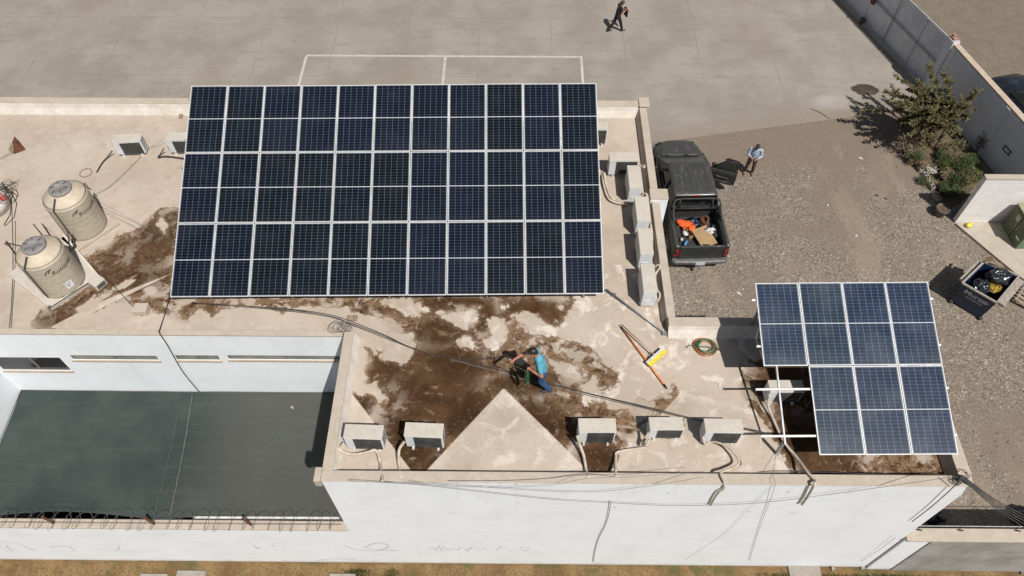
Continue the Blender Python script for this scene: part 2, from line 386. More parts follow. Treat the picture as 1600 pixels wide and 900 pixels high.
# ------------------------------------------------------------------ mesh helpers
class MB:
    def __init__(s): s.v = []; s.f = []; s.sm = []
    def add(s, vs, fs, smooth=False):
        o = len(s.v); s.v += [Vector(v) for v in vs]; s.f += [tuple(i + o for i in f) for f in fs]; s.sm += [smooth] * len(fs); return s
    def box(s, a, b, rot=0, piv=None):
        x0, x1 = sorted((a[0], b[0])); y0, y1 = sorted((a[1], b[1])); z0, z1 = sorted((a[2], b[2]))
        vs = [Vector(p) for p in ((x0,y0,z0),(x1,y0,z0),(x1,y1,z0),(x0,y1,z0),(x0,y0,z1),(x1,y0,z1),(x1,y1,z1),(x0,y1,z1))]
        if rot:
            pv = Vector(piv or ((x0+x1)/2, (y0+y1)/2, 0)); m = Matrix.Rotation(rot, 3, 'Z')
            vs = [m @ (v - pv) + pv for v in vs]
        return s.add(vs, [(0,3,2,1),(4,5,6,7),(0,1,5,4),(1,2,6,5),(2,3,7,6),(3,0,4,7)])
    def bar(s, a, b, w, h=None, up=(0,0,1)):
        a, b = Vector(a), Vector(b); h = h or w; d = (b - a).normalized(); u = Vector(up)
        if abs(d.dot(u)) > .98: u = Vector((0, 1, 0))
        r = d.cross(u).normalized(); u = r.cross(d).normalized()
        vs = [p + r * (sx * w / 2) + u * (sz * h / 2) for p in (a, b) for sx, sz in ((-1,-1),(1,-1),(1,1),(-1,1))]
        return s.add(vs, [(0,1,2,3),(7,6,5,4),(0,4,5,1),(1,5,6,2),(2,6,7,3),(3,7,4,0)])
    def tube(s, pts, r, n=8, closed=False, smooth=True):
        pts = [Vector(p) for p in pts]; rs = r if isinstance(r, (list, tuple)) else [r] * len(pts)
        vs = []; N = len(pts); prev = None
        for i, p in enumerate(pts):
            if closed: d = pts[(i+1) % N] - pts[i-1]
            else: d = pts[min(i+1, N-1)] - pts[max(i-1, 0)]
            d = d.normalized() if d.length > 1e-9 else Vector((0,0,1))
            if prev is None:
                u = Vector((0,0,1)) if abs(d.z) < .9 else Vector((1,0,0))
            else: u = prev
            a = d.cross(u); a = a.normalized() if a.length > 1e-6 else Vector((1,0,0))
            b = a.cross(d).normalized(); prev = b
            for k in range(n):
                t = 2 * math.pi * k / n; vs.append(p + a * (math.cos(t) * rs[i]) + b * (math.sin(t) * rs[i]))
        fs = []
        for i in range(N if closed else N - 1):
            j = (i + 1) % N
            for k in range(n): fs.append((i*n+k, i*n+(k+1) % n, j*n+(k+1) % n, j*n+k))
        if not closed: fs += [tuple(range(n))[::-1], tuple((N-1)*n + k for k in range(n))]
        return s.add(vs, fs, smooth)
    def lathe(s, prof, c=(0,0,0), n=32, smooth=True, cap=True):
        vs = []; c = Vector(c)
        for r, z in prof:
            for k in range(n):
                t = 2 * math.pi * k / n; vs.append(c + Vector((r * math.cos(t), r * math.sin(t), z)))
        fs = [(i*n+k, i*n+(k+1) % n, (i+1)*n+(k+1) % n, (i+1)*n+k) for i in range(len(prof)-1) for k in range(n)]
        if cap: fs += [tuple(range(n))[::-1], tuple((len(prof)-1)*n + k for k in range(n))]
        return s.add(vs, fs, smooth)
    def cylx(s, c, r, w, n=20, axis='X'):
        c = Vector(c); vs = []
        for sx in (-w/2, w/2):
            for k in range(n):
                t = 2 * math.pi * k / n
                d = Vector((sx, r*math.cos(t), r*math.sin(t))) if axis == 'X' else Vector((r*math.cos(t), sx, r*math.sin(t)))
                vs.append(c + d)
        fs = [(k, (k+1) % n, n + (k+1) % n, n + k) for k in range(n)] + [tuple(range(n))[::-1], tuple(range(n, 2*n))]
        return s.add(vs, fs)
    def prism(s, poly, z0, z1):
        n = len(poly); vs = [(p[0], p[1], z0) for p in poly] + [(p[0], p[1], z1) for p in poly]
        fs = [tuple(range(n))[::-1], tuple(range(n, 2*n))] + [(i, (i+1) % n, n + (i+1) % n, n + i) for i in range(n)]
        return s.add(vs, fs)
    def loft(s, rings, smooth=False, cap=True):
        n = len(rings[0]); vs = [v for r in rings for v in r]
        fs = [(i*n+k, i*n+(k+1) % n, (i+1)*n+(k+1) % n, (i+1)*n+k) for i in range(len(rings)-1) for k in range(n)]
        if cap: fs += [tuple(range(n))[::-1], tuple((len(rings)-1)*n + k for k in range(n))]
        return s.add(vs, fs, smooth)
    def ball(s, c, r, sc=(1,1,1), nu=12, nv=8, rough=0, seed=0):
        c = Vector(c); vs = []; fs = []
        for j in range(nv + 1):
            ph = math.pi * j / nv
            for i in range(nu):
                th = 2 * math.pi * i / nu
                d = Vector((math.sin(ph)*math.cos(th), math.sin(ph)*math.sin(th), math.cos(ph)))
                k = 1 + (rough * mnoise.noise(d * 2.2 + Vector((seed, seed*1.7, 0))) * 2 if rough else 0)
                vs.append(c + Vector((d.x*sc[0], d.y*sc[1], d.z*sc[2])) * r * k)
        for j in range(nv):
            for i in range(nu): fs.append((j*nu+i, (j+1)*nu+i, (j+1)*nu+(i+1) % nu, j*nu+(i+1) % nu))
        return s.add(vs, fs, True)
    def build(s, name, mat, parent=None, world=False, bevel=0, weld=False):
        """world=True: vertices are world coordinates; they are moved into the object's own frame"""
        org = Vector((0,0,0))
        if world and parent is not None: org = parent.location.copy()
        elif world:
            xs = [v.x for v in s.v]; ys = [v.y for v in s.v]; zs = [v.z for v in s.v]
            org = Vector(((min(xs)+max(xs))/2, (min(ys)+max(ys))/2, min(zs)))
        me = bpy.data.meshes.new(name)
        me.from_pydata([tuple(v - org) for v in s.v], [], s.f)
        me.polygons.foreach_set('use_smooth', s.sm)
        bm = bmesh.new(); bm.from_mesh(me)
        if weld: bmesh.ops.remove_doubles(bm, verts=bm.verts, dist=1e-5)
        bmesh.ops.recalc_face_normals(bm, faces=bm.faces); bm.to_mesh(me); bm.free()
        me.materials.append(M[mat] if isinstance(mat, str) else mat)
        o = bpy.data.objects.new(name, me); col.objects.link(o)
        if parent is not None: o.parent = parent
        elif world: o.location = org
        if bevel:
            b = o.modifiers.new('bevel', 'BEVEL'); b.width = bevel; b.segments = 2; b.limit_method = 'ANGLE'
        return o
def tag(o, label, cat=None, group=None):
    o['label'] = label
    if cat: o['category'] = cat
    if group: o['group'] = group
    return o
def thing(name, label, cat, loc=(0,0,0), rz=0, group=None, rot=None):
    e = bpy.data.objects.new(name, None); col.objects.link(e); e.empty_display_size = .2
    e.location = loc; e.rotation_euler = rot if rot else (0, 0, rz)
    return tag(e, label, cat, group)
def kids(o): return [c for c in list(col.objects) if c.parent == o]
def copy_tree(o, parent=None):
    c = o.copy(); col.objects.link(c); c.parent = parent
    for ch in kids(o): copy_tree(ch, c)
    return c
def struct(o): o['kind'] = 'structure'; return o
def stuff(o, label=None):
    o['kind'] = 'stuff'
    if label: o['label'] = label
    return o
def spline(pts, n=8, closed=False):
    pts = [Vector(p) for p in pts]; out = []; N = len(pts)
    for i in range(N if closed else N - 1):
        if closed: p0, p1, p2, p3 = pts[i-1], pts[i], pts[(i+1) % N], pts[(i+2) % N]
        else: p0, p1, p2, p3 = pts[max(i-1, 0)], pts[i], pts[i+1], pts[min(i+2, N-1)]
        for k in range(n):
            t = k / n
            out.append(.5 * ((2*p1) + (p2-p0)*t + (2*p0-5*p1+4*p2-p3)*t*t + (3*p1-p0-3*p2+p3)*t**3))
    if not closed: out.append(pts[-1])
    return out
def wire(name, label, cat, pts, r, mat, group=None, n=8, seg=6):
    o = MB().tube(spline(pts, n), r, seg).build(name, mat, None, True)
    return tag(o, label, cat, group)
def text_mesh(txt, size, depth=.002, bold=0, shear=0):
    cu = bpy.data.curves.new('lettering', 'FONT'); cu.body = txt; cu.size = size; cu.extrude = depth; cu.offset = bold; cu.shear = shear
    cu.align_x = 'CENTER'; cu.align_y = 'CENTER'
    o = bpy.data.objects.new('lettering', cu); col.objects.link(o)
    dg = bpy.context.evaluated_depsgraph_get(); dg.update()
    me = bpy.data.meshes.new_from_object(o.evaluated_get(dg))
    bpy.data.objects.remove(o); return me

# ================================================================== SETTING
def sheet(name, pts, z, mat, lift=0, kind='structure'):
    me = MB().add([(p[0], p[1], z) for p in pts], [tuple(range(len(pts)))]).build(name, mat)
    me.data.polygons[0].use_smooth = False
    if me.data.polygons[0].normal.z < 0: me.data.flip_normals()
    if kind: me['kind'] = kind
    return me
sheet('ground', [(-900, -900), (900, -900), (900, 900), (-900, 900)], -.02, 'road')
sheet('gravel_yard', [(3.9, 6.4), (24, 6.4), (24, 19.4), (18.9, 21.8), (18.15, 27.1), (15, 27.5), (3.9, 25)], 0, 'gravel')
a, b = P(1060, 218), P(1350, 180)
sl_ = (b.y - a.y) / (b.x - a.x)
sheet('concrete_yard', [(-60, 18.5), (3.9, 18.5), (3.9, a.y - sl_ * (a.x - 3.9)), (b.x, b.y), (16.6, b.y + .35), (18.1, 27.3), (13, 43), (-60, 43)], .004, 'slab')
sheet('verge', [(-60, 2), (60, 2), (60, 6.2), (-60, 6.2)], -.012, 'verge')
# painted parking bay lines
ml = MB()
for x0, y0, x1, y1 in ((-9.75, 28.96, 3.0, 29.08), (-9.81, 24.5, -9.69, 28.96), (-3.39, 24.5, -3.27, 28.96), (2.88, 24.5, 3.0, 28.96)):
    ml.add([(x0, y0, .008), (x1, y0, .008), (x1, y1, .008), (x0, y1, .008)], [(0,1,2,3)])
struct(ml.build('parking_line', 'parking'))
sheet('courtyard_floor', [(-14.1, 6.35), (-4.3, 6.35), (-4.3, 10.05), (-14.1, 10.05)], .01, 'inside')
# concrete slabs lying in the verge
for n_, (x0, x1, y0, lab) in enumerate(((1230, 1279, 878, 'wide grey concrete walkway slab at the foot of the facade, right'), (277, 322, 891, 'grey concrete slab in the verge, right one of the pair below the razor wire wall'),
                                (220, 262, 896, 'grey concrete slab in the verge, left one of the pair below the razor wire wall'), (515, 556, 896, 'grey concrete slab in the verge below the round scribble'))):
    p, q = P(x0, y0, .05), P(x1, y0, .05)
    tag(MB().box((p.x, p.y - 1.2, -.02), (q.x, p.y, .05)).build('concrete_slab', 'concgrey', None, True, bevel=.01), lab, 'slab', 'concrete slabs in the verge')

# ================================================================== BUILDING
RZ, PZ = 6.0, 6.3
bd = thing('white_building', 'low white L-shaped building with flat cream roof, panels and condensers on top', 'building', (0, 10, 0))
def bpart(name, mb, mat, bevel=0): return mb.build(name, mat, bd, True, bevel)
# facade and side walls
bpart('wall', MB().box((-4.24, 6.19, 0), (10.03, 6.40, 6.279)), 'white')['label'] = 'tall blank white street facade'
bpart('wall', MB().box((-4.24, 6.42, 0), (-4.0, 10.1, 5.99)), 'white')
bpart('wall', MB().box((9.79, 6.42, 0), (10.03, 10.5, 5.99)), 'white')
bpart('wall', MB().box((3.84, 10.26, 0), (9.79, 10.5, 5.99)), 'white')
bpart('wall', MB().box((3.82, 10.5, 0), (4.02, 18.58, 5.99)), 'white')
bpart('wall', MB().box((-24, 18.38, 0), (4.02, 18.6, 5.988)), 'white')
bpart('wall', MB().box((-14.4, 6.39, 0), (-14.15, 10.1, 5.99)), 'white')
# courtyard wall with window openings
YC = 10.1
wins = [(-20, 92, 558, 582, 0), (108, 243, 555, 566, 1), (272, 340, 555, 566, 1), (354, 536, 555, 566, 1)]
ops = []
for x0, x1, y0, y1, t in wins:
    a_, b_ = V(x0, y0, YC), V(x1, y1 - 3, YC); xr = V(x1, y0, YC).x
    ops.append([a_.x, min(xr, -4.35), b_.z, a_.z, t])
ops[0][0] = -14.0
cw = MB(); xs = -24
zlo = min(o[2] for o in ops)
cur = -14.15
for o in ops:
    cw.box((cur, YC, 0), (o[0], YC + .24, 5.985)); cw.box((o[0], YC, 0), (o[1], YC + .24, o[2])); cw.box((o[0], YC, o[3]), (o[1], YC + .24, 5.985)); cur = o[1]
cw.box((cur, YC, 0), (-4.0, YC + .24, 5.985)); cw.box((-24, YC, 0), (-14.15, YC + .24, 5.985))
w_ = bpart('wall', cw, 'white'); w_['label'] = 'white wall with a row of windows above the shade net'
for x0, x1, z0, z1, t in ops:
    wn = bpart('window', MB().box((x0 + .03, YC + .035, z0 + .02), (x1 - .03, YC + .045, z1 - .02)), 'glassgreen' if t else 'glass')
    f = MB()
    for q in ((x0, z0, x1, z0 + .012), (x0, z1 - .012, x1, z1), (x0, z0 + .03, x0 + .03, z1 - .03), (x1 - .03, z0 + .03, x1, z1 - .03)):
        f.box((q[0], YC + .02, q[1]), (q[2], YC + .06, q[3]))
    xm = (x0 + x1) / 2 if t else x0 + (x1 - x0) * .55
    f.box((xm - .025, YC + .015, z0 + .03), (xm + .025, YC + .055, z1 - .03))
    fo = f.build('frame', 'frame', None); fo.parent = wn
    for v in fo.data.vertices: v.co -= bd.location
    sm = MB().box((x0 - .03, YC - .035, z0 - .07), (x1 + .03, YC + .01, z0 - .002)).build('sill', 'sill', None); sm.parent = wn
    for v in sm.data.vertices: v.co -= bd.location
# roof sheet with cricket slopes and dried mud
def Q(pts, z=RZ): return [P(x, y, z).to_2d() for x, y in pts]
WET = [Q(p) for p in (
    [(566,541),(582,540),(597,550),(602,562),(630,566),(638,550),(652,537),(640,525),(620,517),(605,510),(600,500),(575,492),(556,484),(530,482),(500,478),(500,460),(900,458),(897,478),(884,500),(872,515),(880,530),(905,535),(925,541),(934,552),(940,566),(972,580),(968,600),(940,615),(955,637),(985,640),(997,621),(1012,629),(1032,618),(1047,614),(1050,600),(1068,608),(1060,628),(1030,650),(1000,668),(975,700),(945,760),(640,760),(540,612),(556,606),(564,622),(572,612),(586,618),(592,634),(598,624),(588,602),(574,600),(571,577),(580,565),(574,550)],
    [(60,512),(80,512),(200,460),(277,424),(277,330),(250,328),(235,345),(222,357),(207,366),(187,369),(176,386),(155,392),(137,402),(140,415),(150,424),(158,445),(132,452),(112,470),(95,480),(75,487),(62,490),(58,502)],
    [(185,463),(225,440),(270,424),(275,462),(330,464),(420,462),(540,462),(540,480),(470,480),(440,490),(400,478),(352,482),(328,500),(310,484),(290,503),(266,494),(240,488),(220,481),(200,473)],
    [(1155,560),(1330,560),(1480,690),(1500,760),(1235,760),(1236,742),(1205,690),(1198,668),(1172,650),(1166,622),(1158,600)])]
HOLES = [Q(p) for p in (
    [(597,472),(617,470),(640,468),(656,474),(666,485),(650,492),(635,491),(620,483)],
    [(685,490),(720,486),(750,481),(748,500),(732,513),(712,508),(695,502)],
    [(767,494),(783,500),(795,517),(787,532),(777,548),(760,543),(752,527),(764,531),(768,524),(761,514)],
    [(800,494),(817,490),(845,501),(862,512),(858,524),(832,521),(812,503)],
    [(715,533),(730,524),(747,543),(730,541)], [(770,476),(793,478),(787,485)], [(841,462),(857,460),(850,474)], [(868,470),(880,466),(878,482)],
    [(862,520),(900,500),(900,530),(875,528)], [(860,565),(905,572),(910,600),(880,590)], [(905,605),(930,590),(940,625),(915,628)],
    [(205,440),(180,452),(150,478),(120,490),(118,482),(140,470)], [(230,448),(245,442),(250,462),(225,462)], [(250,340),(262,350),(258,365),(248,352)])]
CRK = [Q(p) for p in (
    [(500,560),(548,612),(648,742),(640,800),(440,800),(440,560)],
    [(787,606),(930,746),(930,800),(640,800),(656,746)],
    [(945,746),(1066,610),(1180,640),(1236,742),(1236,800),(930,800)],
    [(75,513),(140,479),(190,458),(275,424),(275,424.5),(190,466),(150,486),(110,513)])]
SOLID = [(240,380,45,40),(170,420,40,25),(210,430,70,28),(120,480,50,16),(75,502,22,12),(255,360,25,30),(190,440,40,12),(110,485,30,12),(650,480,60,12),(720,470,60,8),(860,490,20,12),(560,490,20,10),(560,630,25,25),(820,600,60,25),(690,590,95,70),(640,690,60,60),(720,640,90,50),(830,650,60,30),(690,730,45,40),(935,720,35,40),(870,670,60,22),(690,520,45,30),(830,480,60,14),(1270,690,70,60),(1230,600,60,40),(235,400,35,28),(215,430,50,20),(90,500,40,16),(190,385,20,12),(600,580,30,30),(760,490,20,30)]
def sdf(poly, X, Y):
    d = np.full(X.shape, 1e9); ins = np.zeros(X.shape, bool); n = len(poly)
    for i in range(n):
        x0, y0 = poly[i]; x1, y1 = poly[(i+1) % n]; ex, ey = x1-x0, y1-y0
        t = np.clip(((X-x0)*ex + (Y-y0)*ey) / (ex*ex+ey*ey+1e-12), 0, 1)
        d = np.minimum(d, np.hypot(X-x0-t*ex, Y-y0-t*ey))
        c = ((y0 > Y) != (y1 > Y)); 
        with np.errstate(divide='ignore', invalid='ignore'):
            xi = ex * (Y-y0) / (ey if abs(ey) > 1e-12 else 1e-12) + x0
        ins ^= (c & (X < xi))
    return np.where(ins, d, -d)
def make_roof():
    st = .06
    xs = np.arange(-24, 9.86, st); ys = np.arange(6.36, 18.5, st)
    X, Y = np.meshgrid(xs, ys)
    keep = ((X > -4.1) & (Y < 10.4) | (Y > 10.1) & (X < 3.9))
    wet = np.full(X.shape, -9.)
    for p in WET: wet = np.maximum(wet, sdf(p, X, Y) + (.10 if p is WET[1] else 0))
    for p in HOLES: wet = np.minimum(wet, -sdf(p, X, Y) * 1.0 + .0)
    crk = np.full(X.shape, -9.)
    for p in CRK: crk = np.maximum(crk, sdf(p, X, Y))
    sol = np.zeros(X.shape)
    for x, y, rx, ry in SOLID:
        c = P(x, y, RZ); e = P(x + rx, y, RZ).x - c.x; f = abs(P(x, y - ry, RZ).y - c.y)
        sol = np.maximum(sol, (.75 if x < 300 else 1) * np.exp(-(((X-c.x)/e)**2 + ((Y-c.y)/f)**2)**2 * .8))
    pal = np.where(Y < 12.5, np.clip((X + 5) / 5, .25, 1), .2) * np.where(crk > 0, .7, 1)
    Z = RZ + np.clip(crk, 0, .8) * .08
    idx = -np.ones(X.shape, int); vid = np.argwhere(keep); idx[keep] = np.arange(len(vid))
    vs = np.stack([X[keep], Y[keep] - 10, Z[keep]], 1)
    q = keep[:-1, :-1] & keep[1:, :-1] & keep[:-1, 1:] & keep[1:, 1:]
    ii, jj = np.nonzero(q)
    fs = np.stack([idx[ii, jj], idx[ii, jj+1], idx[ii+1, jj+1], idx[ii+1, jj]], 1)
    me = bpy.data.meshes.new('roof'); me.from_pydata(vs.tolist(), [], fs.tolist())
    for nm, arr in (('wet', np.clip(wet, -1, 1)), ('solid', sol), ('cricket', np.clip(crk, -1, 1)), ('pale', pal)):
        at = me.attributes.new(nm, 'FLOAT', 'POINT'); at.data.foreach_set('value', arr[keep].astype(np.float32))
    me.materials.append(M['roof']); me.polygons.foreach_set('use_smooth', [True] * len(me.polygons))
    o = bpy.data.objects.new('roof', me); col.objects.link(o); o.parent = bd
    o['label'] = 'flat cream screed roof stained with dried brown mud'
make_roof()
# parapets: cap and inner cove
def parapet(a, b, top=PZ, th=.25, inward=(0, 1), cove=.1, covemat='cove', lab=None, lo=5.99):
    """outer edge a->b, thickness inward"""
    a, b, n = Vector((*a, 0)), Vector((*b, 0)), Vector((*inward, 0))
    m = MB(); pr = [a, b, b + n * th, a + n * th]
    m.prism([(p.x, p.y) for p in pr], lo, top)
    o = bpart('parapet', m, 'capstone', .012)
    if lab: o['label'] = lab
    if cove:
        c = MB(); i0, i1 = a + n * (th + .002), b + n * (th + .002)
        for k0, k1 in (((0, top - .03), (.05, top - .16)), ((.05, top - .16), (cove, RZ + .004))):
            c.add([i0 + n*k0[0] + Vector((0,0,k0[1])), i1 + n*k0[0] + Vector((0,0,k0[1])), i1 + n*k1[0] + Vector((0,0,k1[1])), i0 + n*k1[0] + Vector((0,0,k1[1]))], [(0,1,2,3)], True)
        bpart('cove', c, covemat)
parapet((-4.26, 6.17), (10.05, 6.17), 6.32, .25, (0, 1), 0, lo=6.28, lab='thin cream parapet along the street facade')
parapet((-4.26, 6.42), (-4.26, 10.02), 6.32, .24, (1, 0), .12)
parapet((10.05, 6.42), (10.05, 10.25), 6.36, .3, (-1, 0), .1, 'capstone')
parapet((3.84, 10.54), (10.05, 10.54), 6.32, .24, (0, -1), .2, 'cove')
parapet((4.03, 10.54), (4.03, 18.4), 6.32, .22, (-1, 0), .08, 'capstone')
parapet((-24, 18.62), (4.03, 18.62), 6.36, .25, (0, -1), .17, 'cove', lab='far parapet with a bright white cove')
bpart('parapet', MB().box((-14.4, 10.07, 5.992), (-4.26, 10.22, 6.045)), 'capstone', .01)['label'] = 'low cream roof lip above the courtyard'
bpart('parapet', MB().box((-14.43, 6.39, 5.992), (-14.1, 10.07, 6.1)), 'capstone', .01)
bpart('parapet_block', MB().box((-4.42, 6.17, 6.0), (-4.27, 6.5, 6.3)), 'capstone', .01)
pl = MB().box((3.77, 14.42, 0), (4.26, 14.78, 6.42)); bpart('pilaster', pl, 'white')
bpart('pilaster_cap', MB().box((3.76, 14.41, 6.422), (4.27, 14.79, 6.46)), 'capstone', .01)
bpart('corner_block', MB().box((3.80, 18.3, 6.362), (4.12, 18.72, 6.41)), 'capstone', .01)
# mends, drains, scribbles of the facade
def strip(points, w=.02, z='y'):
    m = MB(); pts = [Vector(p) for p in points]
    for i in range(len(pts) - 1):
        d = (pts[i+1] - pts[i]); 
        if d.length < 1e-6: continue
        d.normalize(); n = Vector((-d.z, 0, d.x)) * w / 2
        m.add([pts[i] - n, pts[i+1] - n, pts[i+1] + n, pts[i] + n], [(0,1,2,3)])
    return m
YF = 6.186
def wallpts(pp, n=6): return spline([V(x, y, YF) for x, y in pp], n)
M['scribble'] = worn('pale_scribble', (.52, .54, .55), (.66, .67, .67), 3, .9)
M['scribbled'] = worn('grey_scribble', (.33, .35, .34), (.5, .51, .5), 3, .9)
bpart('graffiti', strip(wallpts([(538,852),(550,857),(562,860),(585,861),(600,858),(607,853),(598,849),(585,849),(573,854),(571,856),(590,859),(612,860),(623,861)]), .03), 'scribbled')['label'] = 'grey looping scribble low on the facade'
g = MB()
for pp in ([(666,854),(672,858),(678,855),(682,861),(686,853),(690,861),(694,854),(700,860),(706,856)], [(708,856),(714,860),(720,855)], [(724,855),(730,862),(738,854)], [(728,860),(736,855)], [(742,854),(748,861)], [(752,860),(757,855),(761,860)],
           [(764,856),(770,861)], [(776,861),(782,853),(784,857)], [(786,855),(795,858),(800,863)], [(812,857),(819,854),(826,857),(820,861),(812,858)], [(803,858),(809,862)]):
    s_ = strip(wallpts(pp, 4), .02); g.add(s_.v, s_.f)
bpart('graffiti', g, 'scribble')['label'] = 'faint washed-out row of letters low on the facade'
mm = MB()
for x, y in ((806,745),(1045,759),(1232,757),(960,781),(1172,788),(1238,790)):
    q = V(x, y + 12, 6.18); mm.box((q.x-.03, 6.183, q.z-.02), (q.x+.03, 6.187, q.z+.02))
bpart('plaster_mark', mm, 'capstone')
# drain stubs at the two valleys
for x in (682, 937):
    q = P(x, 741, RZ); bpart('drain', MB().box((q.x-.09, 6.40, 6.004), (q.x+.09, 6.44, 6.06)), 'vent')

# ================================================================== PERIMETER WALLS
fw = thing('perimeter_wall', 'long white wall with a cream top carrying razor wire, before the courtyard', 'wall', (-9, 6.1, 0))
fw_w = MB().box((-22, 6.188, 0), (-4.243, 6.38, 2.86)).build('wall', 'white', fw, True)
MB().box((-22, 6.172, 2.862), (-4.243, 6.41, 2.93)).build('cap', 'capstone', fw, True, .01)
g = MB()
for pp in ([(10,852),(14,858),(20,861)], [(78,856),(92,853),(108,854),(117,861)], [(176,859),(184,860),(187,853)], [(5,846),(30,850),(56,861)], [(240,877),(258,875)], [(396,852),(402,857),(408,855)], [(495,876),(520,873),(556,874)], [(425,851),(430,855)]):
    s_ = strip([V(x, y, 6.184) for x, y in pp], .022); g.add(s_.v, s_.f)
g.build('graffiti', 'scribbled', fw, True)
rw = thing('razor_wire', 'coils of razor wire stretched along the courtyard wall top', 'razor wire', (-9, 6.17, 2.93))
m = MB(); x = -14.2; i = 0; rnd = random.Random(3)
pts = []
while x < -4.4:
    pts.append((x, i)); i += 1; x += .027
coil = []
for x, i in pts:
    t = i / 12 * 2 * math.pi * (1); rr = .23 + .03 * math.sin(x * 3.1)
    coil.append(Vector((x + .06 * math.sin(t*1.0) + .05 * math.sin(x * 7), 6.29 + rr * math.sin(t), 2.96 + .24 + rr * math.cos(t) * .95)))
m.tube(coil, .0055, 4); m.build('coil', 'greycable', rw, True)
m = MB(); m.tube([(-14.3, 6.27, 3.03), (-4.4, 6.28, 3.04)], .006, 4); m.tube([(-14.3, 6.32, 3.22), (-4.4, 6.32, 3.2)], .005, 4); m.build('line_wire', 'cable', rw, True)
for px in (82, 240, 392):
    q = P(px, 822, 2.95); m = MB(); m.bar((q.x, 6.29, 2.93), (q.x - .12, 6.32, 3.35), .05, .05); m.build('bracket', 'rust', rw, True)
m = MB(); m.bar((P(300,818,3.02).x, 6.45, 2.98), (-4.5, 6.47, 2.98), .05, .05); tag(m.build('steel_tube', 'whitemetal', None, True), 'white steel tube behind the wall top at the net edge', 'tube')
# shade net
nx, ny = 60, 26
x0, x1, y0, y1 = -14.1, -4.26, 6.42, 10.085
vs = []; fs = []
for j in range(ny + 1):
    for i in range(nx + 1):
        u, v = i / nx, j / ny; x = x0 + (x1 - x0) * u
        ylo = y0 + .0 + .17 * max(0, math.sin(min(max((u-.02)/.45, 0), 1) * math.pi)) + .10 * max(0, math.sin(min(max((u-.52)/.4, 0), 1) * math.pi))
        y = ylo + (y1 - ylo) * v
        sag = .16 * math.sin(math.pi * v) * (math.sin(math.pi * (u / .31)) ** 2 * .5 + .5 if u < .31 else .8)
        z = 2.93 + .04 * v - sag * .8 + .03 * mnoise.noise(Vector((x * .8, y * .8, 0)))
        vs.append((x, y, z))
for j in range(ny):
    for i in range(nx): a_ = j*(nx+1)+i; fs.append((a_, a_+1, a_+nx+2, a_+nx+1))
net = thing('shade_net', 'dark green shade net stretched over the walled courtyard', 'shade net', (-9, 8, 2.9))
MB().add(vs, fs, True).build('net', 'net', net, True)
def net_z(x, y): 
    v = (y - y0) / (y1 - y0); return 2.93 + .04*v - .16*.8*.8*math.sin(math.pi*max(0,min(1,v))) + .05
for (xa, ya), (xb, yb), wd in (((302,616),(266,805),.05), ((285,616),(242,803),.02), ((433,616),(408,800),.025)):
    A_, B_ = P(xa, ya, 2.95), P(xb, yb, 2.95); m = MB(); pv = None
    pts = []
    for k in range(21):
        t = k / 20; p = A_.lerp(B_, t); p.z = net_z(p.x, p.y) + .005; p.x += .006 * math.sin(k * 2.1); pts.append(p)
    m.tube(pts, wd / 2, 4); m.build('seam', 'netseam', net, True)
m = MB(); m.tube([(-14.1, 10.07, 2.99), (-9, 10.06, 2.98), (-4.3, 10.07, 2.99)], .012, 4); m.tube([(-14.09, 6.45, 2.96), (-14.09, 10.07, 2.99)], .012, 4); m.build('edge_cord', 'netseam', net, True)

# right hand street wall
rwall = thing('grey_wall', 'low grey rendered wall with cream cap to the right of the facade', 'wall', (14, 6.3, 0))
MB().box((10.75, 6.10, 0), (40, 6.30, 2.68)).build('wall', 'greywall', rwall, True)
MB().box((10.06, 6.13, 0), (10.748, 6.32, 2.66)).build('end_section', 'white', rwall, True)
MB().box((10.06, 6.08, 2.682), (40, 6.42, 2.76)).build('cap', 'capstone', rwall, True, .01)
m = MB(); m.tube([(10.1, 6.44, 2.86), (24, 6.44, 2.86)], .012, 6); m.build('line_wire', 'whitemetal', rwall, True)
for px in (1437, 1501, 1590):
    q = P(px, 828, 2.8); m = MB(); m.bar((q.x, 6.42, 2.76), (q.x, 6.40, 2.90), .03); m.tube([(q.x-.05, 6.36, 2.80), (q.x+.05, 6.34, 2.82)], .02, 6); m.build('insulator', 'blackplastic', rwall, True)

# gate (corrugated) and block wall on the far right
G0, G1 = Vector((14.05, 40.0, 0)), Vector((18.22, 26.85, 0))
gd = (G1 - G0); GL = gd.length; ga = math.atan2(gd.y, gd.x)
gt = thing('sliding_gate', 'long grey corrugated sheet metal gate on a concrete rail', 'gate', G0, ga)
m = MB(); n = int(GL / .032); prof = []
for i in range(n + 1): prof.append((i * GL / n, .012 * (1 if i % 4 in (0, 1) else -1)))
m.add([(x, y, .05) for x, y in prof] + [(x, y, 2.5) for x, y in prof], [(i, i+1, n+2+i, n+1+i) for i in range(n)])
m.build('sheet', 'gate', gt)
m = MB(); 
for z in (.1, 1.3, 2.5): m.box((0, -.055, z-.03), (GL, -.026, z+.03))
k = 0
while k * 1.75 < GL: m.box((GL - k*1.75 - .045, -.075, .1), (GL - k*1.75, -.056, 2.53)); k += 1
m.build('frame', 'gate', gt)
m = MB()
for z in (1.3,): m.tube([(0, -.09, z), (GL, -.09, z)], .012, 5)
k = 1
while k * 3.5 < GL: m.tube([(GL - k*3.5, -.1, .15), (GL - k*3.5 , -.1, 2.5)], .012, 5); k += 1
m.build('brace', 'darksteel', gt)
MB().box((0, -.22, 0), (GL - .02, .1, .10)).build('rail', 'conc', gt)
